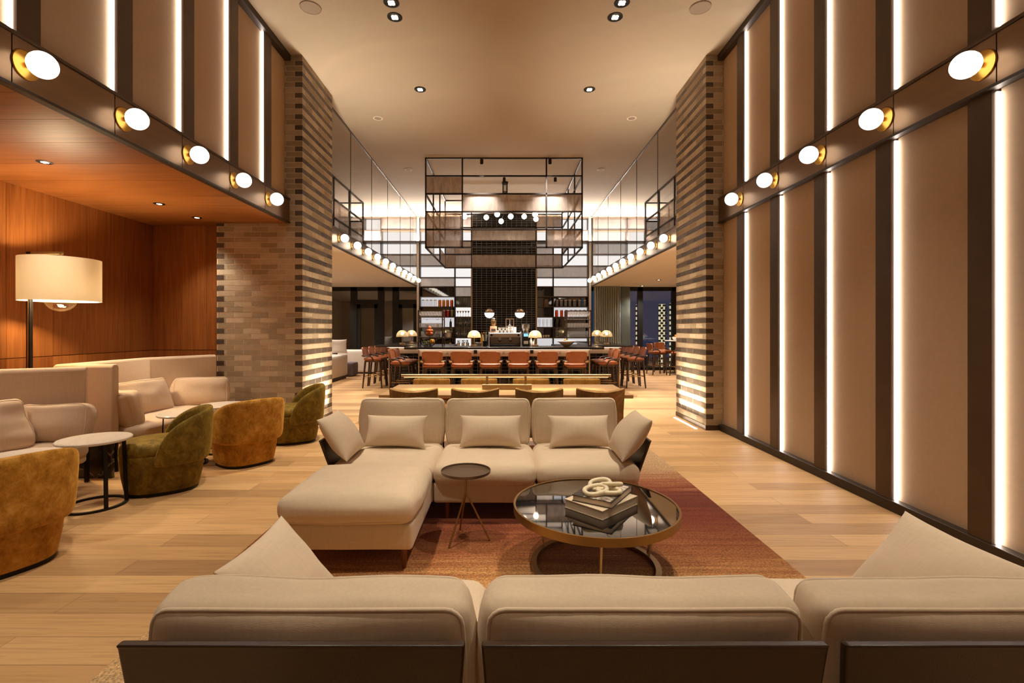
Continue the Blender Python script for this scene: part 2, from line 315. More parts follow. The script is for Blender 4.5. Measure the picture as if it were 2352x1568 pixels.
# ------------------------------------------------------------------ mesh builder
class MB:
    def __init__(s): s.bm = bmesh.new(); s.mi = 0
    def face(s, vs):
        try:
            f = s.bm.faces.new(vs); f.material_index = s.mi; return f
        except ValueError: return None
    def box(s, x0, x1, y0, y1, z0, z1, M=None):
        P = [Vector((x, y, z)) for z in (z0, z1) for y in (y0, y1) for x in (x0, x1)]
        if M is not None: P = [M @ p for p in P]
        v = [s.bm.verts.new(p) for p in P]
        for q in ((0, 2, 3, 1), (4, 5, 7, 6), (0, 1, 5, 4), (2, 6, 7, 3), (0, 4, 6, 2), (1, 3, 7, 5)): s.face([v[i] for i in q])
        return s
    def prism(s, pts, z0, z1, M=None):
        a = [Vector((p[0], p[1], z0)) for p in pts]; b = [Vector((p[0], p[1], z1)) for p in pts]
        if M is not None: a = [M @ p for p in a]; b = [M @ p for p in b]
        va = [s.bm.verts.new(p) for p in a]; vb = [s.bm.verts.new(p) for p in b]
        n = len(pts)
        s.face(va[::-1]); s.face(vb)
        for i in range(n): s.face([va[i], va[(i + 1) % n], vb[(i + 1) % n], vb[i]])
        return s
    def loft(s, rings, cap=True, closed=True, loop=False):
        """rings: list of equal-length lists of points"""
        R = [[s.bm.verts.new(Vector(p)) for p in r] for r in rings]
        n = len(R[0])
        pairs = list(zip(R, R[1:])) + ([(R[-1], R[0])] if loop else [])
        for a, b in pairs:
            for i in range(n if closed else n - 1):
                s.face([a[i], a[(i + 1) % n], b[(i + 1) % n], b[i]])
        if cap and closed and not loop: s.face(R[0][::-1]); s.face(R[-1])
        return s
    def lathe(s, prof, n=24, c=(0, 0, 0), M=None, cap=True):
        rings = []
        for r, z in prof:
            ring = [Vector((c[0] + r * math.cos(2 * PI * i / n), c[1] + r * math.sin(2 * PI * i / n), c[2] + z)) for i in range(n)]
            if M is not None: ring = [M @ p for p in ring]
            rings.append(ring)
        return s.loft(rings, cap=cap)
    def tube(s, pts, r, n=8, closed=False, flat=None):
        """tube along a polyline; r a number or list; flat=(a,b) gives an a x b box section"""
        P = [Vector(p) for p in pts]; m = len(P)
        rr = r if isinstance(r, (list, tuple)) else [r] * m
        rings = []; up = None
        for i, p in enumerate(P):
            a = P[(i - 1) % m] if (closed or i > 0) else p
            b = P[(i + 1) % m] if (closed or i < m - 1) else p
            t = (b - a).normalized()
            if up is None:
                up = Vector((0, 0, 1)) if abs(t.z) < 0.9 else Vector((1, 0, 0))
            x = t.cross(up)
            if x.length < 1e-4: x = t.cross(Vector((0, 1, 0)))
            x.normalize(); y = x.cross(t).normalized()
            if not flat: up = y
            if flat:
                k = [(-1, -1), (1, -1), (1, 1), (-1, 1)]
                rings.append([p + x * flat[0] / 2 * u + y * flat[1] / 2 * w for u, w in k])
            else:
                rings.append([p + (x * math.cos(2 * PI * j / n) + y * math.sin(2 * PI * j / n)) * rr[i] for j in range(n)])
        return s.loft(rings, cap=not closed, loop=closed)
    def cyl(s, p0, p1, r0, r1=None, n=16): return s.tube([p0, p1], [r0, r0 if r1 is None else r1], n)
    def ball(s, c, r, n=16, m=10, zs=1.0, lo=-1.0, hi=1.0):
        prof = []
        a0, a1 = math.asin(lo), math.asin(hi)
        for i in range(m + 1):
            a = a0 + (a1 - a0) * i / m
            prof.append((max(1e-4, r * math.cos(a)), r * math.sin(a) * zs))
        return s.lathe(prof, n, c)
    def ring(s, c, R, sect, n=48):
        """sect: closed list of (dr, dz)"""
        rings = []
        for i in range(n):
            a = 2 * PI * i / n
            rings.append([(c[0] + (R + dr) * math.cos(a), c[1] + (R + dr) * math.sin(a), c[2] + dz) for dr, dz in sect])
        return s.loft(rings, cap=False, loop=True)
    def boxcushion(s, w, d, h, r=0.05, crown=0.03, seed=0, wr=0.006, bulge=0.015, n=14, M=None, pipe=None):
        b = bmesh.new(); bmesh.ops.create_cube(b, size=2.0)
        bmesh.ops.subdivide_edges(b, edges=b.edges[:], cuts=n - 1, use_grid_fill=True)
        hx, hy, hz = w / 2, d / 2, h / 2; r = min(r, hz * 0.98)
        so = Vector((seed * 7.3, seed * 3.1, seed * 1.7))
        vm = {}
        def defo(q, dv):
            fx, fy, fz = 1 - (q.x / hx) ** 2, 1 - (q.y / hy) ** 2, 1 - (q.z / hz) ** 2
            o = q.copy()
            o.z += crown * (max(0, fx) ** 0.7) * (max(0, fy) ** 0.7) * (q.z / hz)
            o.x += bulge * (q.x / hx) * max(0, fy) * max(0, fz); o.y += bulge * (q.y / hy) * max(0, fx) * max(0, fz)
            nz = noise.noise(q * 5.0 + so) * wr + noise.noise(Vector((q.x * 3, q.y * 16, q.z * 12)) + so) * wr * 0.6
            o += (dv.normalized() if dv.length > 1e-9 else Vector()) * nz
            return o
        if pipe is not None:                                # piping cords along two opposite face outlines
            axis, rad, mb = pipe[:3]
            for sg_ in (pipe[3] if len(pipe) > 3 else (-1, 1)):
                pts = []
                A, B_ = (hx, hz) if axis == 'Y' else (hx, hy); Cc = hy if axis == 'Y' else hz
                k = r * 0.293; ra = r * 0.9
                for ca, cb, a0 in ((A - k - ra, B_ - k - ra, 0), (-A + k + ra, B_ - k - ra, 90), (-A + k + ra, -B_ + k + ra, 180), (A - k - ra, -B_ + k + ra, 270)):
                    for i in range(5):
                        a = math.radians(a0 + 22.5 * i); pts.append((ca + ra * math.cos(a), cb + ra * math.sin(a)))
                fine = []
                for i in range(len(pts)):
                    p0, p1 = Vector(pts[i]), Vector(pts[(i + 1) % len(pts)]); m_ = max(1, int((p1 - p0).length / .05))
                    fine += [p0.lerp(p1, j / m_) for j in range(m_)]
                out3 = []
                for p in fine:
                    q = Vector((p.x, sg_ * (Cc - k), p.y)) if axis == 'Y' else Vector((p.x, p.y, sg_ * (Cc - k)))
                    inn = Vector((max(-hx + r, min(hx - r, q.x)), max(-hy + r, min(hy - r, q.y)), max(-hz + r, min(hz - r, q.z))))
                    o = defo(q, q - inn); out3.append(M @ o if M is not None else o)
                mb.tube(out3, rad, 6, closed=True)
        for v in b.verts:
            p = Vector([math.sin(max(-1, min(1, q)) * PI / 2) for q in v.co])
            q = Vector((p.x * hx, p.y * hy, p.z * hz))
            inn = Vector((max(-hx + r, min(hx - r, q.x)), max(-hy + r, min(hy - r, q.y)), max(-hz + r, min(hz - r, q.z))))
            dv = q - inn
            if dv.length > 1e-9: q = inn + dv.normalized() * r
            o = defo(q, dv)
            vm[v] = s.bm.verts.new(M @ o if M is not None else o)
        for f in b.faces: s.face([vm[v] for v in f.verts])
        b.free(); return s
    def pillow(s, w, h, t, pinch=0.10, seed=0, n=18, wr=0.006):
        """knife-edge scatter cushion standing in XZ, thickness along Y"""
        so = Vector((seed * 5.1, seed * 2.3, seed)); G = {}
        for side in (-1, 1):
            for i in range(n + 1):
                for j in range(n + 1):
                    u = math.sin((2 * i / n - 1) * PI / 2); v = math.sin((2 * j / n - 1) * PI / 2)
                    edge = i in (0, n) or j in (0, n)
                    if edge and (1, i, j) in G or edge and (-1, i, j) in G:
                        G[(side, i, j)] = G[(-side, i, j)]; continue
                    x = w / 2 * u * (1 - pinch * (1 - v * v)); z = h / 2 * v * (1 - pinch * 0.8 * (1 - u * u))
                    tt = max(0, (1 - u ** 2) * (1 - v ** 2)) ** 0.5
                    y = side * (t / 2 * tt + wr * noise.noise(Vector((x * 9, side * 3, z * 9)) + so) * (0 if edge else 1))
                    G[(side, i, j)] = s.bm.verts.new((x, y, z))
        for side in (-1, 1):
            for i in range(n):
                for j in range(n):
                    q = [G[(side, i, j)], G[(side, i + 1, j)], G[(side, i + 1, j + 1)], G[(side, i, j + 1)]]
                    s.face(q if side < 0 else q[::-1])
        return s
    def build(s, name, mat, parent=None, smooth=None, bevel=0, seg=2, sub=0, loc=None, rot=None):
        bmesh.ops.recalc_face_normals(s.bm, faces=s.bm.faces[:])
        me = bpy.data.meshes.new(name); s.bm.to_mesh(me); s.bm.free()
        for k in (mat if isinstance(mat, (list, tuple)) else [mat]): me.materials.append(MATS[k])
        if smooth is not None:
            me.shade_smooth()
            if smooth < 180: me.set_sharp_from_angle(angle=math.radians(smooth))
        o = bpy.data.objects.new(name, me); COL.objects.link(o)
        if parent is not None: o.parent = parent
        if loc is not None: o.location = loc
        if rot is not None: o.rotation_euler = rot
        if bevel:
            b = o.modifiers.new('Bevel', 'BEVEL'); b.width = bevel; b.segments = seg; b.limit_method = 'ANGLE'; b.angle_limit = math.radians(40)
            if smooth is None: me.shade_smooth(); me.set_sharp_from_angle(angle=math.radians(35))
        if sub:
            b = o.modifiers.new('Subdivision', 'SUBSURF'); b.levels = sub; b.render_levels = sub
        return o

def thing(name, label, cat, loc=(0, 0, 0), rotz=0.0, group=None):
    o = bpy.data.objects.new(name, None); COL.objects.link(o)
    o.empty_display_size = 0.1
    o.location = loc; o.rotation_euler = (0, 0, rotz)
    return tag(o, label, cat, group)
def tag(o, label, cat=None, group=None, kind=None):
    o['label'] = label
    if cat: o['category'] = cat
    if group: o['group'] = group
    if kind: o['kind'] = kind
    return o
def struct(o, label, cat):
    o['kind'] = 'structure'; o['label'] = label; o['category'] = cat
    return o
def dup(root, loc, rotz=None, label=None, group=None, scale=None):
    r = root.copy(); COL.objects.link(r); r.location = loc
    if rotz is not None: r.rotation_euler = (0, 0, rotz)
    if label: r['label'] = label
    if group: r['group'] = group
    if scale is not None: r.scale = scale if isinstance(scale, tuple) else (scale,) * 3
    for ch in list(root.children):
        c = ch.copy(); COL.objects.link(c); c.parent = r
        for g in list(ch.children):
            d = g.copy(); COL.objects.link(d); d.parent = c
    return r
def rounded(pts_fn, n): return [pts_fn(2 * PI * i / n) for i in range(n)]
def superell(a, b, e, n, cx=0, cy=0):
    out = []
    for i in range(n):
        t = 2 * PI * i / n; c, s_ = math.cos(t), math.sin(t)
        out.append((cx + a * math.copysign(abs(c) ** (2 / e), c), cy + b * math.copysign(abs(s_) ** (2 / e), s_)))
    return out
def spot(name, loc, energy, size=70, blend=0.6, col=(1, 0.74, 0.45), radius=0.05, rot=(0, 0, 0)):
    l = bpy.data.lights.new(name, 'SPOT'); l.energy = energy; l.color = col
    l.spot_size = math.radians(size); l.spot_blend = blend; l.shadow_soft_size = radius
    o = bpy.data.objects.new(name, l); COL.objects.link(o); o.location = loc; o.rotation_euler = rot
    return o
def point(name, loc, energy, col=(1, 0.74, 0.45), radius=0.05):
    l = bpy.data.lights.new(name, 'POINT'); l.energy = energy; l.color = col; l.shadow_soft_size = radius
    o = bpy.data.objects.new(name, l); COL.objects.link(o); o.location = loc
    return o
# ------------------------------------------------------------------ room shell
CEIL, WX, BX = 5.39, 3.15, 3.075
PY0, PY1, PXI = 6.95, 8.15, 2.9
BB, BT = 2.976, 3.31
FAR, FX, FB, FT = 17.2, 3.03, 2.95, 3.27
YB = -3.2
struct(MB().box(-9, 9, YB, FAR + .3, -.1, 0).build('floor', 'oak_floor'), 'pale oak floor boards running across the whole room', 'floor')
struct(MB().box(-9, 9, YB, FAR + .3, CEIL, CEIL + .12).build('ceiling', 'ceiling_paint'), 'high smooth beige ceiling over lounge and bar', 'ceiling')
struct(MB().box(-9, 9, YB - .15, YB, 0, CEIL).build('wall_back', 'wall_fabric'), 'fabric wall behind the viewer', 'wall')

STR = [3.07 + .8 * k for k in range(-8, 5)]           # near edge of every dark strip
def fabric_wall(sx, z0, z1, nm, lab):
    w = struct(MB().box(min(sx * (WX + .04), sx * (WX + .2)), max(sx * (WX + .04), sx * (WX + .2)), YB, PY0, z0, z1).build(nm, 'bronze_trim'), lab, 'wall')
    def bx(x0, x1, y0, y1, a, b, n, m, par=w, **k):
        return MB().box(min(sx * x0, sx * x1), max(sx * x0, sx * x1), y0, y1, a, b).build(n, m, par, **k)
    ys = STR + [PY0 + .0]
    for i, y in enumerate(STR):
        bx(WX - .055, WX + .04, y, y + .16, z0, z1, 'dark_strip', 'bronze_dark')
        nxt = STR[i + 1] - .0065 if i + 1 < len(STR) else PY0 - .01
        bx(WX, WX + .05, y + .164, nxt, z0, z1, 'fabric_panel', 'wall_fabric')
        for a, b in ((z0, BB), (BT, z1)) if z0 < 1 else ((z0, z1),):
            bx(WX - .028, WX + .0, y - .006, y - .0005, a + .06, b - .02, 'light_line', 'led_line')
    return w
wr = fabric_wall(1, 0, CEIL, 'wall_right', 'tall tan fabric wall with dark strips and glowing slots')
wl = fabric_wall(-1, BB, CEIL, 'wall_left', 'upper tan fabric wall above the wooden seating alcove')
for sx, nm, lb in ((1, 'trim_1', 'right'), (-1, 'trim_2', 'left')):
    a, b = sorted((sx * (WX - .085), sx * (WX + .02)))
    struct(MB().box(a, b, YB, PY0 + .0, CEIL - .085, CEIL).build(nm, 'bronze_trim', bevel=.004), 'dark bronze trim under the ceiling, %s wall' % lb, 'trim')
struct(MB().box(WX - .07, WX + .05, YB, PY0 + .02, 0, .085).build('baseboard_right', 'bronze_trim', bevel=.004), 'dark bronze baseboard along right fabric wall', 'baseboard')
def band(sx, x, y0, y1, z0, z1, pitch, first, nm, lab, m='bronze_band', depth=.16):
    a, b = sorted((sx * (x + .012), sx * (x + depth)))
    w = struct(MB().box(a, b, y0, y1, z0, z1).build(nm, 'black_metal'), lab, 'trim')
    ys = [first]
    while ys[-1] - pitch > y0: ys.append(ys[-1] - pitch)
    ys = sorted(ys)
    while ys[-1] + pitch < y1: ys.append(ys[-1] + pitch)
    ys = [y0] + ys + [y1]
    for p, q in zip(ys, ys[1:]):
        if q - p < .05: continue
        a, b = sorted((sx * x, sx * (x + .02)))
        MB().box(a, b, p + .004, q - .004, z0 + .012, z1 - .012).build('panel', m, w)
    for zz in (z0, z1):
        a, b = sorted((sx * (x - .012), sx * (x + .05)))
        MB().box(a, b, y0, y1, zz - .008, zz + .012).build('edge', 'bronze_trim' if zz == z0 else 'bronze_dark', w)
    return w
band(1, BX, YB, PY0 - .02, BB, BT, .8, STR[-1] - .05, 'trim_3', 'bronze band carrying globe lights along right wall')
band(-1, BX, YB, PY0 - .02, BB, BT, .8, STR[-1] - .05, 'trim_4', 'bronze band carrying globe lights above the wooden alcove')

# cherry wood alcove on the left
random.seed(3)
w = MB(); y = YB; i = 0
for ln in [.62, .45, .55, .4, .62, .4, .5, .45, .42, .64, .4, .33, .52, .4, .44, .5, .5, .6, .4, .4, .5, .5]:
    w.mi = RNG.randrange(3); w.box(-5.3, -BX - .046, y + .002, min(7.14, y + ln) - .002, BB - .006, BB + .1); y += ln
    if y >= 7.1: break
struct(w.build('ceiling_alcove', ['cherry_soffit_0', 'cherry_soffit_1', 'cherry_soffit_2']), 'lowered cherry wood ceiling over the seating alcove', 'ceiling')
w = MB(); y = YB
while y < 7.0:
    ln = min(RNG.choice([.32, .45, .6, .52]), 7.14 - y)
    for a, b in ((0, 1.142), (1.15, BB)):
        w.mi = RNG.randrange(3); w.box(-5.3, -5.15, y + .002, y + ln - .002, a, b)
    y += ln
w.mi = 0; w.box(-5.4, -5.17, YB, 7.2, 0, BB)
struct(w.build('wall_alcove_side', ['cherry_0', 'cherry_1', 'cherry_2']), 'warm cherry wood panelled wall behind the lamp', 'wall')
w = MB(); x = -5.15
for ln in (.42, .36, .24):
    for a, b in ((0, 1.142), (1.15, BB)):
        w.mi = RNG.randrange(3); w.box(x + .002, x + ln - .002, 7.1, 7.25, a, b)
    x += ln
w.box(-5.15, -4.12, 7.12, 7.3, 0, BB)
struct(w.build('wall_alcove_end', ['cherry_0', 'cherry_1', 'cherry_2']), 'short cherry wood wall beside the brick pillar', 'wall')

# brick pillars
def pillar(sx, xo, nm, lab):
    b = MB(); h = CEIL / 70.0; j = .009; xi = PXI; wid = xo - xi; dep = PY1 - PY0
    def BXX(x0, x1, y0, y1, z0, z1):
        a, c = sorted((sx * x0, sx * x1)); b.box(a, c, y0, y1, z0, z1)
    b.mi = 0; BXX(xi + .0025, xo, PY0 + .0025, PY1 - .004, 0, CEIL)
    L, Hd = .236, .108
    for k in range(1, 70):
        z0 = k * h + j / 2; z1 = z0 + h - j; dark = (k % 2 == 0)
        lt = lambda: 1 + RNG.randrange(4)
        dk = lambda: 5 + RNG.randrange(3)
        fw = Hd if dark else L; iw = L if dark else Hd
        b.mi = dk() if dark else lt(); BXX(xi, min(xi + fw, xo), PY0, PY0 + iw, z0, z1)
        x = xi + fw + j                                 # front face
        while x < xo - .03:
            e = min(x + L, xo)
            b.mi = lt()
            if dark and xo - xi > .6 and e > xo - .02: b.mi = lt()
            BXX(x, e, PY0, PY0 + .05, z0, z1); x = e + j
        if dark and xo - xi > .6:
            b.mi = dk(); BXX(xo - .105, xo + .004, PY0 - .002, PY0 + .06, z0, z1)
        y = PY0 + iw + j                                # inner face
        while y < PY1 - .03:
            e = min(y + L, PY1)
            b.mi = dk() if dark else lt(); BXX(xi + RNG.uniform(0, .0015), xi + .05, y, e, z0, z1); y = e + j
    o = b.build(nm, ['mortar'] + ['brick_light_%d' % i for i in range(4)] + ['brick_dark_%d' % i for i in range(3)])
    struct(o, lab, 'pillar')
    m = MB(); a, c = sorted((sx * (xi - .008), sx * (xo - .0)))
    m.box(a, c, PY0 - .008, PY1, 0, .068).build('plinth', 'bronze_dark', o)
    a, c = sorted((sx * (xi - .115), sx * (xi - .085)))
    MB().box(a, c, PY0 + .1, PY1 - .2, 0.0, .004).build('light_line', 'floor_led', o)
pillar(-1, 4.13, 'pillar_left', 'striped brick pillar between wooden alcove and bar')
pillar(1, 3.5, 'pillar_right', 'striped brick pillar at the end of fabric wall')

# bar hall shell
for sx, sd in ((-1, 'left'), (1, 'right')):
    a, b = sorted((sx * 3.45, sx * 9)) if sx > 0 else sorted((-4.1, -9))
    struct(MB().box(a, b, PY1 - .12, PY1 - .01, 0, CEIL).build('wall_front_' + sd, 'white_paint'), 'wall returning from the %s brick pillar' % sd, 'wall')
    a, b = sorted((sx * 8.8, sx * 9))
    struct(MB().box(a, b, PY1, FAR, 0, CEIL).build('wall_hall_' + sd, 'white_paint'), 'pale side wall of the bar hall, %s' % sd, 'wall')
    a, b = sorted((sx * (FX + .03), sx * 8.8))
    struct(MB().box(a, b, PY1, FAR, FB, FT - .02).build('ceiling_mezzanine_' + sd, 'white_paint'), 'pale underside of the %s mezzanine floor' % sd, 'ceiling')
    band(sx, FX, PY1 + .01, 16.95, FB, FT, .766, 8.88 - .07, 'trim_%d' % (5 if sx < 0 else 6), 'slim mezzanine edge band with a row of globes, %s of bar' % sd, depth=.06)
    # frameless glass above the mezzanine edge
    t = thing('glass_partition', 'tall clear glass partition above the %s mezzanine edge' % sd, 'glass partition', (sx * (FX + .03), 0, FT), group=None)
    t['kind'] = 'structure'
    ys = [PY1 + .02, 9.64, 11.17, 12.7, 14.23, 15.76, 16.95]
    for p, q in zip(ys, ys[1:]):
        MB().box(-.005, .005, p + .004, q - .004, .012, CEIL - FT - .02).build('pane', 'balustrade_glass', t)
    for q in ys[1:-1]:
        MB().box(-.006, .006, q - .004, q + .004, .012, CEIL - FT - .02).build('joint', 'bronze_dark', t)
    MB().box(-.015, .015, ys[0], ys[-1], CEIL - FT - .02, CEIL - FT).build('top_rail', 'bronze_dark', t)
    MB().box(-.012, .012, ys[0], ys[-1], 0, .012).build('bottom_rail', 'bronze_dark', t)

# far wall: upper strip behind the shelving and windows beneath the mezzanines
struct(MB().box(-9, 9, FAR + .05, FAR + .25, FB, CEIL).build('wall_far', 'white_paint'), 'far wall above the windows behind bar', 'wall')
struct(MB().box(-3.05, 3.05, FAR + .05, FAR + .25, 0, FB).build('wall_behind_bar', 'window_frame_metal'), 'dark wall directly behind the bar shelves', 'wall')
def windowu(n, u0, u1, lab, door=False, trans=None, nm='window'):
    x0, x1 = PX(u0, FAR), PX(u1, FAR); z0, z1 = .03, FB - .0
    t = thing('%s_%d' % (nm, n), lab, nm, ((x0 + x1) / 2, FAR, 0)); t['kind'] = 'structure'
    w = (x1 - x0) / 2; f = MB(); fw = .09 if not door else .13
    for a, b, c, d in ((-w, -w + fw, z0, z1), (w - fw, w, z0, z1), (-w, w, z1 - .14, z1), (-w, w, 0, .16 if door else .1)):
        f.box(a, b, -.06, .06, c, d)
    if trans: f.box(-w, w, -.055, .055, trans - .08, trans + .08)
    if door:
        for a, b in ((-w + fw, -w + fw + .12), (w - fw - .12, w - fw)): f.box(a, b, -.04, .04, .16, trans - .08)
        f.box(-w + fw, w - fw, -.04, .04, trans - .22, trans - .08)
    f.build('window_frame', 'window_frame_metal', t)
    MB().box(-w + fw * .5, w - fw * .5, -.006, .006, .1, z1 - .1).build('window_pane', 'window_glass', t)
    return t
windowu(1, 640, 722, 'dark night window mostly behind the left brick pillar')
windowu(2, 722, 812, 'dark window pane beside the left brick pillar')
windowu(1, 812, 877, 'dark framed glass door with transom, left of the bar', True, 2.42, 'door')
windowu(3, 877, 908, 'narrow dark window between the two glass doors')
windowu(2, 908, 966, 'dark framed glass door half hidden by bar shelving', True, 2.42, 'door')
windowu(4, 1350, 1470, 'dark window half covered by grey curtain')
windowu(5, 1470, 1548, 'dark window with blue night view beside right pillar')
windowu(6, 1548, 1690, 'dark window hidden behind the right brick pillar')
# outside
struct(MB().box(-14, 14, FAR + .35, 26, -.25, -.05).build('ground_outside', 'paving'), 'dark paving outside the windows', 'ground')
struct(MB().box(-14, -3, 20.5, 20.8, -.05, 4).build('wall_outside', 'night_wall'), 'dark garden wall outside the left doors', 'wall')
def reflected_pillar(u, Y, wpx, lab):  # glowing brick columns standing in for brick pillar reflections in the window glass
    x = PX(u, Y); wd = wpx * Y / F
    t = thing('pillar_reflection', lab, 'reflected_pillar', (x, Y, -.05), 0, 'stand-ins for pillar reflections in the windows')
    MB().box(-wd / 2 + .06, wd / 2 - .06, -.02, .1, 0, 2.5).build('reflection_core', 'pillar_reflection_glow', t)
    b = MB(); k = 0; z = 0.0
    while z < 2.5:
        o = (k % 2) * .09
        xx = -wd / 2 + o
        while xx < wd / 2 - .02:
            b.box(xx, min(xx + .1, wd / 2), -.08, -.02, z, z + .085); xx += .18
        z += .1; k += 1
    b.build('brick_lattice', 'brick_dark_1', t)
reflected_pillar(1521, 19.2, 20, 'glowing brick stand-in for a pillar reflection, nearest the right pillar window')
reflected_pillar(1463, 19.6, 9, 'slim glowing stand-in for a pillar reflection beside the curtain')
reflected_pillar(1541, 18.6, 10, 'glowing brick stand-in for a pillar reflection, close to the right brick pillar')
# curtains
def curtain(u0, u1, Y, lab):
    x0, x1 = PX(u0, Y), PX(u1, Y); n = 120
    t = thing('curtain', lab, 'curtain', ((x0 + x1) / 2, Y, .02))
    w = x1 - x0; front = []
    for i in range(n + 1):
        x = -w / 2 + w * i / n
        front.append((x, .07 * math.sin(i * .62) + .025 * math.sin(i * 1.9 + 1)))
    pts = front + [(x, y + .012) for x, y in reversed(front)]
    MB().prism(pts, 0, FB - .03).build('curtain_cloth', 'curtain_cloth', t, smooth=50)
curtain(1364, 1424, 16.85, 'grey floor-length curtain just right of the bar shelves')
curtain(1426, 1446, 17.0, 'narrow bunch of grey curtain beside the night window')

# ------------------------------------------------------------------ lights in the ceiling
def downlight(x, y, z, r, nm, lab, grp, glow, power, size=75):
    t = thing(nm, lab, 'downlight', (x, y, z), 0, grp)
    s = [(-.0, 0), (.012, 0), (.012, -.008), (-.004, -.012), (-.012, -.004)]
    MB().ring((0, 0, 0), r, s, 32).build('trim_ring', 'black_metal', t, smooth=40)
    MB().lathe([(r - .008, -.003), (r - .010, -.006)], 24).build('reflector', 'black_metal', t)
    m = MB()
    for k in range(4):
        a = PI / 4 + k * PI / 2; m.lathe([(r * .26, -.006), (r * .26, -.011)], 14, (r * .32 * math.cos(a), r * .32 * math.sin(a), 0))
    m.build('lens', glow, t)
    if power: spot('downlight_beam', (x, y, z - .05), power, size)
i = 0
DL = [(-1.38, 6.1), (1.40, 6.1), (-1.38, 7.94), (1.40, 7.94), (-1.36, 5.83), (1.42, 5.83)]
DN = ['black downlight in the ceiling, lower of the left near pair', 'black downlight in the ceiling, lower of the right near pair',
      'black downlight in the ceiling nearest the left pillar', 'black downlight in the ceiling nearest the right pillar',
      'black downlight cut by the top edge, left side', 'black downlight cut by the top edge, right side']
for (x, y), lb in zip(DL, DN):
    downlight(x, y, CEIL - .001, .082, 'downlight', lb, 'black ceiling downlights', 'downlight_glow', 0)
for lb, x, y in (('left', -2.37, 5.92), ('right', 2.40, 5.92)):
    t = thing('ceiling_speaker', 'round grey ceiling speaker grille on the %s' % lb, 'speaker', (x, y, CEIL))
    MB().lathe([(.118, -.008), (.112, -.011), (.001, -.012)], 40).build('grille', 'grille_cloth', t)
    MB().ring((0, 0, 0), .122, [(-.006, 0), (.006, 0), (.004, -.012), (-.004, -.012)], 40).build('rim', 'grille_cloth', t)
k = 0
for u, v in ((868, 271), (1451, 271), (938, 389), (1380, 389)):
    Y = 3.94 * F / (CY - v)
    t = thing('ceiling_speaker', 'small round white-rimmed ceiling speaker, %s' % ['nearer left', 'nearer right', 'farther left', 'farther right'][k], 'speaker', (PX(u, Y), Y, CEIL))
    MB().lathe([(.07, -.006), (.065, -.008), (.001, -.008)], 28).build('grille', 'grille_cloth', t)
    MB().ring((0, 0, 0), .078, [(-.012, 0), (.012, 0), (.010, -.01), (-.010, -.01)], 32).build('rim', 'white_paint', t)
    k += 1
for y, lb in ((4.4, 'nearest the lamp'), (5.86, 'in the middle of the row'), (6.58, 'nearest the brick pillar')):
    downlight(-4.18, y, BB - .001, .05, 'soffit_downlight', 'small downlight in the wooden ceiling, ' + lb, 'downlights in the wooden ceiling', 'soft_downlight_glow', 0)
for u, v, lb in ((1513, 642, 'nearer the right pillar'), (1475, 656, 'nearer the curtain')):
    Y = (FB - HC) * F / (CY - v)
    downlight(PX(u, Y), Y, FB - .001, .06, 'mezzanine_downlight', 'small bright downlight under right mezzanine, ' + lb, 'downlights under the mezzanine', 'soft_downlight_glow', 0)

# ------------------------------------------------------------------ globe wall lights
def sconce(sx, x, y, z, r, pr, label, group, glow):
    t = thing('globe_sconce', label, 'wall light', (sx * x, y, z), 0, group)
    Mr = Matrix.Rotation(-sx * PI / 2, 4, 'Y')          # +Z of lathe -> towards room
    MB().lathe([(pr, 0.0), (pr, .006), (pr - .004, .010), (.02, .012)], 32, M=Mr).build('back_plate', 'brass', t, smooth=40)
    MB().lathe([(.018, .01), (.018, .035)], 16, M=Mr).build('stem', 'brass', t, smooth=40)
    b = MB(); b.ball((-sx * (r + .03), 0, 0), r, 24, 14); b.build('globe', glow, t, smooth=180)
    return t
proto = None
def place_sconces(sx, x, ys, z, r, pr, names, group, glow):
    p = None
    for y, lb in zip(ys, names):
        if p is None: p = sconce(sx, x, y, z, r, pr, lb, group, glow)
        else: dup(p, (sx * x, y, z), 0, lb, group)
for sx, sd in ((1, 'right'), (-1, 'left')):
    ys = [STR[-1 - k] + .035 for k in range(5)]
    nm = ['opal globe light on brass plate, %s of the five along the %s bronze band, counted from the pillar' % (ORD[k], sd) for k in range(5)]
    nm = ['opal globe light on brass disc, %s from the pillar on %s band' % (ORD[k], sd) for k in range(5)]
    place_sconces(sx, BX, ys, 3.145, .082, .092, nm, 'globe lights on the bronze bands', 'globe_glow')
    ys = [8.88 + .766 * k for k in range(11)]
    nm = ['small globe light on %s mezzanine edge, %s counting from the brick pillar' % (sd, ORD[k]) for k in range(11)]
    place_sconces(sx, FX, ys, 3.12, .074, .08, nm, 'globe lights on the mezzanine edges', 'far_globe_glow')
# ------------------------------------------------------------------ cages
def cage_bars(mb, segs, r):
    for a, b in segs:
        a = Vector(a); b = Vector(b)
        lo = Vector((min(a.x, b.x) - r, min(a.y, b.y) - r, min(a.z, b.z) - r)); hi = Vector((max(a.x, b.x) + r, max(a.y, b.y) + r, max(a.z, b.z) + r))
        mb.box(lo.x, hi.x, lo.y, hi.y, lo.z, hi.z)
YF, YK = 11.11, 14.8
xs = [PX(u, YF) for u in (978, 1062, 1255, 1337)]
zz = [CEIL - .012 - k * (CEIL - .012 - 3.33) / 5 for k in range(6)]
t = thing('hanging_cage', 'large dark metal cage with bronze mesh panels hung over bar', 'light fixture', (0, 0, 0))
fr = MB(); sg = []
YM = [YF, 12.3, 13.55, YK]
for Y in (YF, YK):
    for x in (xs if Y == YF else [PX(u, YK) for u in (1022.5, 1083, 1231, 1291)]): sg.append(((x, Y, zz[5]), (x, Y, zz[0])))
    for z in zz: sg.append(((xs[0], Y, z), (xs[3], Y, z)))
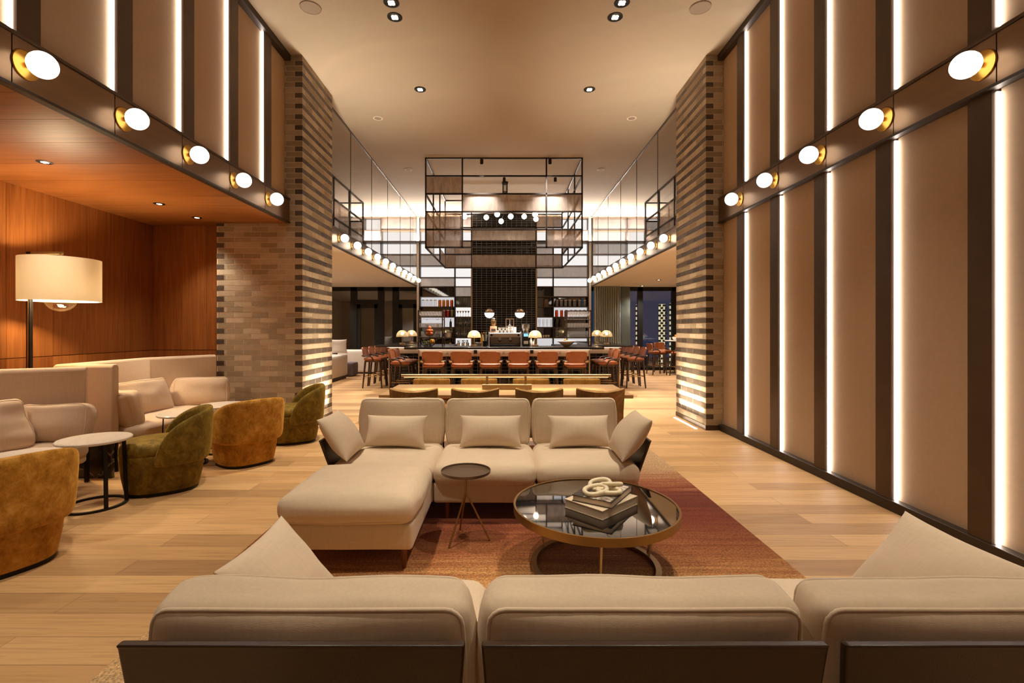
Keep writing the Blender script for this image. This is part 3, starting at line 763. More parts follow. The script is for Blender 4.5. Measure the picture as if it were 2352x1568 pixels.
for x in (xs[0], xs[3]):
    for Y in YM[1:3]: sg.append(((x, Y, zz[5]), (x, Y, zz[0])))
    for z in (zz if x > 0 else [zz[0], zz[2], zz[3], zz[5]]): sg.append(((x, YF, z), (x, YK, z)))
cage_bars(fr, sg, .017)
fr.build('cage_frame', 'iron_frame', t)
def mpanel(x0, x1, y, z0, z1, par=None, m='bronze_mesh'):
    MB().box(x0 + .02, x1 - .02, y - .006, y + .006, z0 + .02, z1 - .02).build('mesh_panel', m, par)
for r, c in ((1, 0), (2, 1), (2, 2), (3, 0), (4, 0), (4, 2)):
    mpanel(xs[c], xs[c + 1], YF, zz[r + 1], zz[r], t)
xk = [PX(u, YK) for u in (1022.5, 1083, 1231, 1291)]
for r, c in ((4, 0), (4, 1), (4, 2), (3, 0), (2, 1), (1, 2)):
    mpanel(xk[c], xk[c + 1], YK, zz[r + 1], zz[r], t)
for x, k, r in ((xs[0], 2, 4), (xs[3], 2, 3), (xs[3], 1, 3), (xs[0], 0, 4)):
    MB().box(x - .006, x + .006, YM[k] + .02, YM[k + 1] - .02, zz[r + 1] + .02, zz[r] - .02).build('mesh_panel', 'bronze_mesh', t)

for x, y, a in ((-.51, 11.0, -12), (1.04, 11.0, -12), (-1.3, 12.3, 0), (0, 12.3, 0), (1.3, 12.3, 0)):  # small heads added under the cage top as a source for the bar beams
    if True:
        M = Matrix.Translation((x, y, CEIL - .05)) @ Matrix.Rotation(math.radians(a), 4, 'X')
        b = MB(); b.lathe([(.008, 0), (.008, -.03), (.038, -.035), (.04, -.13), (.034, -.13), (.030, -.09), (.001, -.09)], 16, M=M)
        b.build('added_spot_head', 'iron_frame', t, smooth=40)
# cluster of globes inside the cage
YC = 12.95
t = thing('globe_chandelier', 'branching chandelier of small glowing globes inside the cage', 'chandelier', (PX(1160, YC), YC, CEIL))
MB().lathe([(.085, 0), (.085, -.05), (.08, -.055), (.001, -.055)], 24).build('canopy', 'iron_frame', t, smooth=40)
m = MB()
for k in range(6):
    a = k * PI / 3; m.cyl((.06 * math.cos(a), .06 * math.sin(a), -.05), (.06 * math.cos(a), .06 * math.sin(a), -.5), .012, n=8)
m.ring((0, 0, -.27), .06, [(-.012, -.01), (.012, -.01), (.012, .01), (-.012, .01)], 20)
m.cyl((0, 0, -.45), (0, 0, -.80), .015, n=8)
m.build('stem', 'iron_frame', t)
gl = [(1067, 497, -.5), (1117, 499, .3), (1142, 492, -.4), (1151, 508, .5), (1173, 497, -.2), (1204, 497, .4), (1229, 492, -.6), (1231, 503, .55)]
for u, v, dy in gl:
    Y = YC + dy; c = Vector((PX(u, Y) - PX(1160, YC), dy, PZ(v, Y) - CEIL))
    a = MB(); a.cyl((0, 0, -.78), (c.x, c.y, c.z + .03), .008, n=6)
    arm = a.build('arm', 'iron_frame', t)
    MB().ball(c, .07, 18, 10).build('globe', 'spark_glow', t, smooth=180)

# mesh cages standing on the mezzanines behind the glass
for sx, sd in ((-1, 'left'), (1, 'right')):
    t = thing('screen_cage', 'dark metal railing cage with mesh panels on %s mezzanine' % sd, 'railing', (sx * 3.3, 0, FT))
    z0, z1, z2, z3 = .0, .32, .68, 1.13
    fr = MB(); sg = []; Ys = [8.4, 9.35, 10.3, 11.3]; ex = sx * .55
    for Y in Ys: sg.append(((0, Y, 0), (0, Y, z3)))
    for z in (.02, .34, .70, z3): sg.append(((0, Ys[0], z), (0, Ys[-1], z)))
    for z in (.02, .70, z3): sg.append(((0, Ys[-1], z), (ex, Ys[-1], z))); sg.append(((ex, Ys[0], z), (ex, Ys[-1], z)))
    sg.append(((ex, Ys[-1], 0), (ex, Ys[-1], z3)))
    cage_bars(fr, sg, .016); fr.build('cage_frame', 'iron_frame', t)
    for a, b, p, q in ((0, 1, .36, .68), (1, 2, .36, .68), (1, 2, .04, .32), (2, 3, .04, .32), (0, 1, .04, .32)):
        MB().box(-.006, .006, Ys[a] + .02, Ys[b] - .02, p, q).build('mesh_panel', 'bronze_mesh', t)
    a, b = sorted((sx * .02, ex - sx * .02))
    MB().box(a, b, 11.294, 11.306, .36, .68).build('mesh_panel', 'bronze_mesh_pale', t)

# ------------------------------------------------------------------ back bar: tile chimney and light shelves
TY = 16.6
o = MB().box(PX(1085, TY), PX(1230.5, TY), TY, FAR + .04, 0, CEIL).build('tiled_chimney', 'black_tile')
tag(o, 'tall chimney of glossy black stacked tiles behind the bar', 'chimney'); o['kind'] = 'structure'
m = MB()
for u in (1083.5, 1232): m.box(PX(u, TY) - .025, PX(u, TY) + .025, TY - .02, TY + .1, 0, CEIL)
m.build('edge_trim', 'champagne_metal', o)
SY = 16.9; SD = .26
ROWS = [500, 529, 557, 584, 610.5, 637, 658, 681, 704.5, 728, 751.5, 776, 797.5, 822]
RZ = [PZ(v, SY) for v in ROWS]
def shelving(nm, lab, cols, fills, r0=0, deep=True):
    """cols: pixel boundaries; fills[c]: one letter per row (W lit, M mesh over light, L dim, D dark, R ribbed)"""
    X = [PX(u, SY) for u in cols]
    t = thing(nm, lab, 'shelving', ((X[0] + X[-1]) / 2, SY, RZ[len(fills[0])])); ox, oz = t.location.x, t.location.z
    n = len(fills[0]); b = MB()
    for x in X: b.box(x - ox - .018, x - ox + .018, -.02, .22, (0 - oz) if deep else -.01, RZ[0] - oz)
    b.build('upright', 'iron_frame', t)
    for i in range(n + 1):
        MB().box(X[0] - ox, X[-1] - ox, -.015, SD, RZ[i] - oz - .014, RZ[i] - oz + .014).build('shelf', 'bronze_dark', t)
    for c, f in enumerate(fills):
        for i, ch in enumerate(f):
            a, d, p, q = X[c] - ox + .02, X[c + 1] - ox - .02, RZ[i + 1] - oz + .016, RZ[i] - oz - .016
            if ch in 'WML': MB().box(a, d, SD - .03, SD - .01, p, q).build('light_panel', {'W': 'shelf_glow', 'M': 'shelf_glow', 'L': 'shelf_glow_low'}[ch], t)
            else: MB().box(a, d, SD - .03, SD - .01, p, q).build('back_panel', 'black_glass', t)
            if ch == 'M': MB().box(a, d, .0, .01, p, q).build('mesh_panel', 'bronze_mesh_pale', t)
            if ch == 'R':
                m = MB(); x = a
                while x < d - .03: m.box(x, x + .022, SD - .045, SD - .03, p, q); x += .05
                m.build('ribbed_panel', 'curtain_cloth', t)
    return t
shelving('back_bar_shelf', 'tall lit bar shelving left of the black tile chimney', [963.5, 1044.5, 1083],
         ['MWWMWMDLDLDDD', 'MWMWWWMRWRRWD'])
shelving('back_bar_shelf', 'tall lit bar shelving right of the black tile chimney', [1232, 1271, 1351.5],
         ['MWMWMWDDDLDLD', 'WMWWMWMDLDDLD'])
shelving('light_wall', 'glowing gridded panel wall beyond the left mezzanine', [760, 800, 836, 875, 958], ['WMWWW', 'MWWMW', 'WMWWW', 'MWWMW'], deep=False)
shelving('light_wall', 'glowing gridded panel wall beyond the right mezzanine', [1361, 1440.5, 1484, 1520, 1560], ['MWMWM', 'MWWWW', 'WMWWM', 'MWWMW'], deep=False)
for sx, sd, u in ((-1, 'left', 960), (1, 'right', 1355)):
    struct(MB().box(PX(u, 16.85) - .035, PX(u, 16.85) + .035, 16.8, 16.9, 0, CEIL).build('pillar_slim_' + sd, 'white_paint'), 'slim white post at the %s end of the bar shelving' % sd, 'post')
    struct(MB().box(*sorted((sx * .02 + (PX(1083, 16.8) if sx < 0 else PX(1232, 16.8)) , sx * 5.3)), 16.93, 16.97, RZ[0] + .015, RZ[0] + .028).build('trim_%d' % (7 if sx < 0 else 8), 'cove_glow'), 'glowing light line above the shelving, %s half' % sd, 'light strip')

# half-mirrored globes on the tile chimney
for u, sd in ((1124, 'left'), (1194, 'right')):
    Y = TY - .24; t = thing('mirror_globe_lamp', 'half mirrored glowing globe on black tiles, %s' % sd, 'wall light', (PX(u, Y), Y, PZ(719, Y)), 0, 'globes on the tile chimney')
    b = MB(); b.ball((0, 0, 0), .165, 24, 8, lo=-1, hi=.05); b.build('glowing_half', 'globe_glow', t, smooth=180)
    b = MB(); b.ball((0, 0, 0), .166, 24, 8, lo=.05, hi=1); b.build('mirrored_half', 'champagne_metal', t, smooth=180)
    b = MB(); b.lathe([(.05, 0), (.05, -.02)], 16, M=Matrix.Translation((0, .24, 0)) @ Matrix.Rotation(PI / 2, 4, 'X')); b.cyl((0, .15, 0), (0, .24, 0), .02)
    b.build('wall_mount', 'brass_old', t)

# ------------------------------------------------------------------ bar counter
t = thing('bar_counter', 'long black tiled bar with dark stone top and pale apron', 'bar counter', (0, 0, 0))
FXB, FY0, FY1, WXB, WY1 = 1.86, 10.55, 11.85, 2.82, 15.4
body = MB()
for x0, x1, y0, y1 in ((-FXB, FXB, FY0, FY0 + .55), (-WXB, -FXB + .0, FY1, FY1 + .5), (FXB, WXB, FY1, FY1 + .5), (-WXB, -WXB + .5, FY1 + .5, WY1), (WXB - .5, WXB, FY1 + .5, WY1),
                       (-FXB, -FXB + .5, FY0 + .55, FY1 + .5), (FXB - .5, FXB, FY0 + .55, FY1 + .5)):
    body.box(x0, x1, y0, y1, .0, .86)
body.build('tiled_front', 'black_tile', t)
ap = MB(); E = .02
for x0, x1, y0, y1 in ((-FXB, FXB, FY0, FY0 + .5), (-WXB, -FXB, FY1, FY1 + .5), (FXB, WXB, FY1, FY1 + .5), (-WXB, -WXB + .5, FY1 + .5, WY1), (WXB - .5, WXB, FY1 + .5, WY1),
                       (-FXB, -FXB + .5, FY0 + .5, FY1 + .5), (FXB - .5, FXB, FY0 + .5, FY1 + .5)):
    ap.box(x0, x1, y0, y1, .86, 1.02)
ap.build('apron', 'counter_apron', t)
top = MB(); ov = .27; th0, th1 = 1.02, 1.068
top.box(-FXB - ov, FXB + ov, FY0 - ov, FY0 + .75, th0, th1)
for s in (-1, 1):
    a, b = sorted((s * (FXB - .65), s * (FXB + ov))); top.box(a, b, FY0 + .75, FY1 - ov, th0, th1)
    a, b = sorted((s * (FXB - .65), s * (WXB + ov))); top.box(a, b, FY1 - ov, FY1 + .6, th0, th1)
    a, b = sorted((s * (WXB - .6), s * (WXB + ov))); top.box(a, b, FY1 + .6, WY1, th0, th1)
top.build('counter_top', 'counter_stone', t, bevel=.006)
lt = MB()
lt.box(-FXB, FXB, FY0 - .05, FY0 - .03, 1.008, 1.018)
for s in (-1, 1):
    a, b = sorted((s * (FXB + .06), s * WXB)); lt.box(a, b, FY1 - .05, FY1 - .03, 1.008, 1.018)
    a, b = sorted((s * (WXB + .03), s * (WXB + .05))); lt.box(a, b, FY1, WY1, 1.008, 1.018)
    a, b = sorted((s * (FXB + .03), s * (FXB + .05))); lt.box(a, b, FY0, FY1 - .1, 1.008, 1.018)
lt.build('light_strip', 'counter_glow', t)
tr = MB()
for s in (-1, 1):
    tr.box(s * WXB - .012, s * WXB + .012, FY1 - .012, FY1 + .012, 0, 1.02); tr.box(s * FXB - .012, s * FXB + .012, FY0 - .012, FY0 + .012, 0, 1.02)
tr.build('corner_trim', 'champagne_metal', t)
for k in range(6):
    u = 1029 + 64.6 * k - 1.5
    if k in (1, 3): 
        b = MB(); b.box(PX(u, FY0) - .035, PX(u, FY0) + .035, FY0 - .03, FY0, .92, 1.0); b.build('socket_box', 'black_plastic', t)
    elif k < 5:
        b = MB(); x = PX(u, FY0); b.tube([(x, FY0, .96), (x, FY0 - .03, .96), (x, FY0 - .045, .93), (x - .02, FY0 - .06, .92)], .008, 8); b.tube([(x, FY0 - .045, .93), (x + .02, FY0 - .06, .92)], .008, 8); b.build('bag_hook', 'champagne_metal', t)
MB().box(-FXB, FXB, FY0 - .13, FY0 - .1, .2, .225).build('foot_rail', 'brass_old', t)

# ------------------------------------------------------------------ bar stools
def stool(label, loc, rotz, group):
    t = thing('bar_stool', label, 'bar stool', loc, rotz, group)
    MB().boxcushion(.42, .44, .07, .033, .012, 1, .001, .004, 8, Matrix.Translation((0, .0, .715))).build('seat', 'tan_leather', t, smooth=180)
    b = MB(); n = 8; R = []
    for z, dy, w in ((.765, -.205, .205), (.80, -.212, .21), (.90, -.232, .214), (.97, -.246, .208), (.995, -.251, .19), (1.003, -.253, .16)):
        ring = []
        for i in range(13):
            x = -1 + 2 * i / 12; ring.append((w * x, dy - .035 * (1 - x * x) - .018, z))
        for i in range(13):
            x = 1 - 2 * i / 12; ring.append((w * x * .98, dy - .035 * (1 - x * x) + .018, z))
        R.append(ring)
    b.loft(R).build('backrest', 'tan_leather', t, smooth=60)
    b = MB(); b.box(-.19, .19, -.19, .19, .64, .682); b.build('seat_frame', 'walnut_side', t, bevel=.006)
    for s in (-1, 1):
        b = MB(); b.tube([(s * .17, -.262, .80), (s * .235, -.235, .80), (s * .245, -.15, .802), (s * .243, -.05, .79), (s * .235, .0, .75), (s * .215, .02, .67)], [.02, .021, .02, .018, .017, .016], 8)
        b.build('armrest', 'walnut', t, smooth=60)
        b = MB(); b.box(s * .205 - .035, s * .205 + .035, -.275, -.245, .785, .815); b.build('arm_end', 'pale_wood', t, bevel=.006)
    for sx in (-1, 1):
        for sy in (-1, 1):
            b = MB(); b.cyl((sx * .185, sy * .18, .67), (sx * .225, sy * .235, 0), .026, .017, 10); b.build('leg', 'walnut', t, smooth=40)
    b = MB(); z = .29; p = [(-.208, .212), (.208, .212), (.208, -.212), (-.208, -.212)]
    for i in range(4):
        a, c = p[i], p[(i + 1) % 4]; b.cyl((a[0], a[1], z), (c[0], c[1], z), .009, n=8)
    b.build('footrest', 'brass_old', t)
    return t
SP = []
for k in range(6):
    SP.append((PX(997 + 64.6 * k, 9.98), 9.98, 0.0, 'tan leather bar stool seen from behind, %s from the left along bar front' % ORD[k], 'stools along the bar front'))
for s, sd in ((-1, 'left'), (1, 'right')):
    for k in range(2): SP.append((s * 2.26, 10.72 + .54 * k, s * PI / 2, 'tan leather bar stool tucked in the %s bar corner, %s' % (sd, ['nearer one', 'farther one'][k]), 'stools in the bar corners'))
    for k in range(5): SP.append((s * 3.24, 12.1 + .58 * k, s * PI / 2, 'tan leather bar stool on the %s side of the bar, %s counting from the front' % (sd, ORD[k]), 'stools along the bar sides'))
st = None
for x, y, r, lb, g in SP:
    if st is None: st = stool(lb, (x, y, 0), r, g)
    else: dup(st, (x, y, 0), r, lb, g)
# far right high table
t = thing('high_table', 'round high bar table far right by the windows', 'table', (5.55, 15.6, 0))
MB().lathe([(.36, 1.07), (.37, 1.075), (.37, 1.09), (.36, 1.095)], 36).build('table_top', 'white_stone', t, smooth=40)
MB().lathe([(.22, 0), (.22, .015), (.03, .03), (.028, 1.05), (.12, 1.07)], 20).build('pedestal', 'champagne_metal', t, smooth=40)
for x, y, r, lb in ((4.90, 15.55, -PI / 2 + .15, 'tan leather stool at the far high table, left one'), (5.38, 16.25, PI + .4, 'tan leather stool at the far high table, rear one'), (5.45, 14.95, .2, 'tan leather stool at far high table, nearest the brick pillar')):
    dup(st, (x, y, 0), r, lb, 'stools at the far high table')
t = thing('fruit_dish', 'small bowl on the far high table', 'bowl', (5.5, 15.5, 1.095))
MB().lathe([(.05, 0), (.10, .05), (.12, .11), (.112, .108), (.09, .05), (.001, .02)], 20).build('dish', 'china', t, smooth=60)

# ------------------------------------------------------------------ lamps on the bar
def barlamp(label, x, y):
    t = thing('bar_lamp', label, 'table lamp', (x, y, 1.069), 0, 'glass mushroom lamps on the bar')
    MB().lathe([(.075, 0), (.075, .03), (.07, .036), (.001, .036)], 24).build('base', 'champagne_metal', t, smooth=40)
    MB().lathe([(.016, .03), (.016, .24)], 12).build('stem', 'champagne_metal', t, smooth=40)
    MB().lathe([(.02, .24), (.034, .27), (.03, .305), (.001, .315)], 16).build('bulb', 'bulb_glow', t, smooth=60)
    p = [(.150, .195), (.147, .235), (.135, .275), (.112, .312), (.08, .34), (.04, .354), (.002, .357)]
    MB().lathe(p + [(max(.001, r - .004), z - .004) for r, z in reversed(p)], 32, cap=False).build('shade', 'frosted_shade', t, smooth=180)
    MB().ring((0, 0, .196), .149, [(-.004, -.004), (.004, -.004), (.004, .004), (-.004, .004)], 32).build('shade_rim', 'brass', t, smooth=180)
    return t
L = [('glass mushroom lamp on bar front, left of the espresso machine', PX(1089, 10.75), 10.75), ('glass mushroom lamp on bar front, right of the espresso machine', PX(1229, 10.75), 10.75),
     ('glass mushroom lamp on left bar wing, outer one', PX(924, 12.2), 12.2), ('glass mushroom lamp on left bar wing, beside the glass rack', PX(945.5, 13.3), 13.3),
     ('glass mushroom lamp on right bar wing, beside the glass rack', PX(1371, 13.3), 13.3), ('glass mushroom lamp on right bar wing, outer one', PX(1393, 12.2), 12.2)]
lp = None
for lb, x, y in L:
    if lp is None: lp = barlamp(lb, x, y)
    else: dup(lp, (x, y, 1.069), 0, lb)

# ------------------------------------------------------------------ glassware
def onemesh(nm, lab, cat, grp, mb, mat, loc, smooth=60):
    o = mb.build(nm, mat, None, smooth=smooth, loc=loc)
    return tag(o, lab, cat, grp)
def mcopy(o, loc, rotz=0, label=None):
    c = o.copy(); COL.objects.link(c); c.location = loc; c.rotation_euler = (0, 0, rotz)
    if label: c['label'] = label
    return c
WINE = [(.03, 0), (.03, .003), (.005, .006), (.004, .07), (.02, .085), (.034, .115), (.034, .15), (.028, .18), (.026, .18), (.032, .15), (.031, .117), (.002, .09)]
TUMB = [(.03, 0), (.036, .10), (.034, .10), (.028, .008), (.001, .006)]
def rack(x, lab, sd, y=10.95):
    t = thing('glass_rack', lab, 'rack', (x, y, 1.069))
    w, d, h = .27, .17, .80
    b = MB()
    for sx in (-1, 1):
        for sy in (-1, 1): b.box(sx * w - .012, sx * w + .012, sy * d - .012, sy * d + .012, 0, h)
        for z in (.012, .20, .42, .60, h): b.box(sx * w - .01, sx * w + .01, -d, d, z - .01, z + .01)
    for sy in (-1, 1): b.box(-w, w, sy * d - .01, sy * d + .01, h - .022, h); b.box(-w, w, sy * d - .006, sy * d + .006, .19, .202)
    b.build('rack_frame', 'bronze_dark', t)
    for z in (.41, .595): MB().box(-w, w, -d, d, z, z + .008).build('glass_shelf', 'clear_glass', t)
    MB().box(-w, w, -d, d, .195, .203).build('wood_shelf', 'bronze_dark', t)
    g = None
    for row, (prof, z, n) in enumerate(((TUMB, .42, 8), (WINE, .605, 8))):
        first = None
        for k in range(n):
            for j, yy in enumerate((-.09, .06)):
                loc = (x - w + .045 + k * (2 * w - .09) / (n - 1), y + yy, 1.069 + z)
                lb = ('upside-down tumbler' if row == 0 else 'stemmed wine glass') + ' on the %s glass rack of the bar' % sd
                if first is None:
                    first = onemesh('tumbler' if row == 0 else 'wine_glass', lb, 'glass', ('tumblers' if row == 0 else 'wine glasses') + ' on the %s rack' % sd, MB().lathe(prof, 12, cap=False), 'drink_glass', loc)
                else: mcopy(first, loc)
    for k in range(5):                                   # stacked clear trays below
        o = onemesh('glass_tray', 'shallow clear tray in the stack at the %s rack foot' % sd, 'tray', 'clear trays on the %s rack' % sd, MB().box(-.22, .22, -.13, .13, 0, .024), 'drink_glass', (x, y, 1.069 + .206 + k * .027), None) if k == 0 else mcopy(o, (x, y, 1.069 + .206 + k * .027))
rack(PX(991, 10.95), 'bronze rack of glasses on the left of bar front', 'left')
rack(PX(1327, 10.95), 'bronze rack of glasses on the right of bar front', 'right')

# espresso machine and friends
EY = 10.95; EZ = 1.069
t = thing('espresso_machine', 'wide steel espresso machine in the middle of the bar', 'coffee machine', (PX(1160, EY), EY, EZ))
w = .345
MB().box(-w, w, -.2, .26, .20, .30).build('body', 'steel', t, bevel=.015)
MB().box(-w, w, .08, .26, .03, .21).build('back_housing', 'steel', t, bevel=.01)
for s in (-1, 1): 
    MB().prism([(-.24, .0), (.26, .0), (.26, .32), (-.2, .32)], -.012, .012, Matrix.Translation((s * (w + .012), 0, 0)) @ Matrix(((0, 0, 1, 0), (1, 0, 0, 0), (0, 1, 0, 0), (0, 0, 0, 1)))).build('side_panel', 'steel', t)
    MB().cyl((s * .30, -.2, .25), (s * .30, -.235, .25), .025, n=14).build('steam_knob', 'black_plastic', t, smooth=40)
    g = MB(); g.cyl((s * .12, -.13, .14), (s * .12, -.13, .21), .035, n=16); g.build('group_head', 'steel', t, smooth=40)
    g = MB(); g.cyl((s * .12, -.13, .11), (s * .12, -.13, .14), .033, n=16); g.tube([(s * .12, -.16, .125), (s * .12, -.27, .115)], .014, 10); g.build('portafilter', 'black_plastic', t, smooth=40)
MB().box(-w + .01, w - .01, -.22, .1, .0, .035).build('drip_tray', 'black_metal', t, bevel=.004)
g = None; k = 0
CUP = [(.022, 0), (.03, .01), (.038, .06), (.036, .06), (.028, .012), (.001, .008)]
for row in range(2):
    for i in range(5 - row):
        loc = (PX(1160, EY) - .16 + i * .082 + row * .041, EY - .05, EZ + .301 + row * .062)
        if g is None: g = onemesh('coffee_cup', 'white coffee cup stacked on top of the espresso machine', 'cup', 'cups on the espresso machine', MB().lathe(CUP, 16, cap=False), 'china', loc)
        else: mcopy(g, loc)
g = None
for i in range(3):
    loc = (PX(1160, EY) + .09 + i * .07, EY + .09, EZ + .301)
    if g is None: g = onemesh('steel_canister', 'tall pale canister standing behind cups on the espresso machine', 'canister', 'canisters on the espresso machine', MB().lathe([(.028, 0), (.028, .12), (.02, .13), (.001, .13)], 14), 'paper_label', loc)
    else: mcopy(g, loc)
x = PX(1207.5, EY)
t = thing('coffee_grinder', 'black coffee grinder with clear hopper beside espresso machine', 'grinder', (x, EY, EZ))
MB().box(-.075, .075, -.1, .12, 0, .30).build('body', 'black_plastic', t, bevel=.012)
MB().box(-.05, .05, -.103, -.1, .22, .28).build('screen', 'screen_glow', t)
MB().box(-.05, .05, -.103, -.1, .05, .12).build('front_label', 'paper_label', t)
MB().lathe([(.05, .30), (.085, .42), (.09, .50), (.088, .50), (.083, .42), (.046, .302)], 20, cap=False).build('hopper', 'drink_glass', t, smooth=60)
MB().lathe([(.045, .305), (.068, .37), (.001, .375)], 18).build('beans', 'coffee_beans', t, smooth=60)
MB().lathe([(.092, .50), (.092, .515), (.001, .52)], 20).build('lid', 'black_plastic', t, smooth=40)
x = PX(1133.5, EY + .1)
t = thing('coffee_canister', 'pale coffee canister with copper bean hopper above espresso machine', 'canister', (x, EY + .1, EZ + .301))
MB().lathe([(.075, 0), (.078, .14), (.07, .15), (.001, .15)], 20).build('bag', 'coffee_bag', t, smooth=40)
MB().box(-.05, .05, -.082, -.076, .03, .09).build('front_label', 'brick_dark_0', t)
MB().lathe([(.035, .15), (.058, .19), (.058, .28), (.05, .29), (.001, .29)], 18).build('hopper', 'brass_old', t, smooth=40)
MB().lathe([(.03, .29), (.045, .33), (.001, .34)], 14).build('lid', 'steel', t, smooth=40)
t = thing('press_stand', 'slender steel press stand behind the espresso machine', 'press', (PX(1171, 11.4), 11.4, EZ))
b = MB(); b.box(-.1, .1, -.06, .06, 0, .02)
for s in (-.09, .09): b.box(s - .01, s + .01, -.01, .01, .02, .62)
b.box(-.1, .1, -.015, .015, .61, .64); b.box(-.1, .1, -.012, .012, .44, .46)
b.build('stand', 'champagne_metal', t)
b = MB(); b.cyl((0, 0, .62), (0, 0, .50), .01, n=8); b.lathe([(.01, .50), (.035, .47), (.03, .43), (.001, .42)], 14); b.build('plunger', 'steel', t, smooth=60)
t = thing('bar_tool_stand', 'cluster of bar tools in dark holder beside left front lamp', 'bar tools', (PX(1114, EY - .12), EY - .12, EZ))
MB().lathe([(.05, 0), (.055, .12), (.05, .12), (.045, .01), (.001, .01)], 16, cap=False).build('holder', 'black_metal', t, smooth=40)
for k in range(6):
    a = k * 1.05; b = MB(); b.cyl((.02 * math.cos(a), .02 * math.sin(a), .02), (.048 * math.cos(a), .045 * math.sin(a), .26 + .03 * (k % 3)), .006, .009, 8); b.build('tool', ['steel', 'black_plastic', 'brass', 'paper_label', 'walnut', 'steel'][k], t)
t = thing('garnish_box', 'small brown garnish box on the bar by left front lamp', 'box', (PX(1098.5, EY + .14), EY + .14, EZ))
MB().box(-.075, .075, -.04, .04, 0, .075).build('tray', 'brick_dark_0', t, bevel=.004)
for k in range(3): MB().box(-.065 + k * .045, -.03 + k * .045, -.03, .03, .06, .085).build('filling', ['herb_leaf', 'red_jar', 'black_plastic'][k], t)
g = None
for u, h in ((1219.5, .2), (1227, .15)):
    loc = (PX(u, EY), EY, EZ)
    o = onemesh('milk_bottle', 'small white bottle beside the coffee grinder, %s' % ('taller' if h > .17 else 'shorter'), 'bottle', 'white bottles by the grinder', MB().lathe([(.032, 0), (.034, h * .6), (.014, h * .78), (.014, h), (.001, h)], 14), 'china', loc)
# tall bottles near left of the machine
for k, (u, h, m) in enumerate(((1116, .34, 'dark_bottle'), (1124.5, .4, 'dark_bottle'), (1107, .3, 'pear_peel'))):
    onemesh('bottle', ['dark bottle left of the espresso machine, shorter', 'tallest dark bottle left of the espresso machine', 'amber bottle left of the espresso machine'][k], 'bottle', 'bottles left of the espresso machine',
            MB().lathe([(.034, 0), (.036, h * .55), (.013, h * .72), (.013, h), (.001, h)], 14), m, (PX(u, 11.3), 11.3, EZ))
# bowls of fruit
def wire_bowl(nm, lab, x, y, z, R, h):
    t = thing(nm, lab, 'fruit bowl', (x, y, z)); b = MB()
    b.ring((0, 0, h), R, [(-.005, -.005), (.005, -.005), (.005, .005), (-.005, .005)], 32)
    b.ring((0, 0, .004), R * .4, [(-.005, -.004), (.005, -.004), (.005, .004), (-.005, .004)], 24)
    for k in range(18):
        a = 2 * PI * k / 18; b.tube([(R * .4 * math.cos(a), R * .4 * math.sin(a), .004), (R * .85 * math.cos(a), R * .85 * math.sin(a), h * .45), (R * math.cos(a), R * math.sin(a), h)], .004, 6)
    b.build('wire_basket', 'black_metal', t); return t
bx, by = PX(983.5, 10.55), 10.55
wire_bowl('wire_fruit_basket', 'large black wire fruit basket on bar beside left rack', bx, by, EZ, .19, .15)
wire_bowl('wire_fruit_basket', 'small black wire basket of oranges above the larger one', bx + .03, by, EZ + .235, .12, .1)
o = MB(); o.cyl((bx + .03, by, EZ + .0), (bx + .03, by, EZ + .24), .008, n=8); o = o.build('basket_stand', 'black_metal'); tag(o, 'thin post joining the two wire fruit baskets', 'stand')
def fruits(nm, lab, cat, grp, m, r, pts, zs=1.0):
    f = None
    for p in pts:
        if f is None:
            b = MB(); b.ball((0, 0, 0), r, 12, 8, zs); f = onemesh(nm, lab, cat, grp, b, m, p, 180)
        else: mcopy(f, p, RNG.random() * 6)
fruits('orange', 'ripe orange in the small upper wire basket', 'orange', 'oranges in the upper basket', 'orange_peel', .036, [(bx + .03 + dx, by + dy, EZ + .235 + dz) for dx, dy, dz in ((-.038, -.022, .05), (.038, -.022, .05), (0, .044, .05), (0, -.042, .112), (.04, .028, .112), (-.04, .028, .112), (0, 0, .178))])
fruits('lime', 'green lime in the large lower wire basket', 'lime', 'limes in the lower basket', 'lime_peel', .025, [(bx + dx, by + dy, EZ + dz) for dx, dy, dz in ((-.055, -.05, .045), (0, -.062, .045), (.05, -.045, .045), (-.03, .02, .045), (-.1, -.03, .1), (-.04, -.11, .1), (.02, -.11, .11), (-.07, -.06, .13), (0, -.06, .13))])
fruits('pear', 'golden pear at the right of the large wire basket', 'pear', 'pears in the lower basket', 'pear_peel', .042, [(bx + dx, by + dy, EZ + dz) for dx, dy, dz in ((.085, -.075, .118), (.10, .02, .115), (.04, .09, .105))], 1.2)
fruits('pear', 'golden pear in the bowl on the far high table', 'pear', 'pears in the far bowl', 'pear_peel', .034, [(5.5 + dx, 15.5 + dy, 1.095 + dz) for dx, dy, dz in ((.045, .02, .09), (-.045, .025, .09), (0, -.05, .09), (0, .01, .15))])
t = thing('metal_bowl', 'flared steel bowl of bread on bar near right rack', 'bowl', (PX(1301, 10.5), 10.5, EZ))
p = [(.05, 0), (.09, .03), (.16, .09), (.22, .125)]
MB().lathe(p + [(r - .006, z + .006) for r, z in reversed(p)] + [(.001, .008)], 32, cap=False).build('bowl', 'steel', t, smooth=60)
fruits('bread_roll', 'crusty roll in the flared steel bowl', 'bread', 'bread in the steel bowl', 'bread_crust', .038, [(PX(1301, 10.5) + dx, 10.5 + dy, EZ + dz) for dx, dy, dz in ((-.09, -.03, .112), (0, -.06, .118), (.09, .0, .112), (-.02, .07, .118), (-.03, .0, .15))], .7)

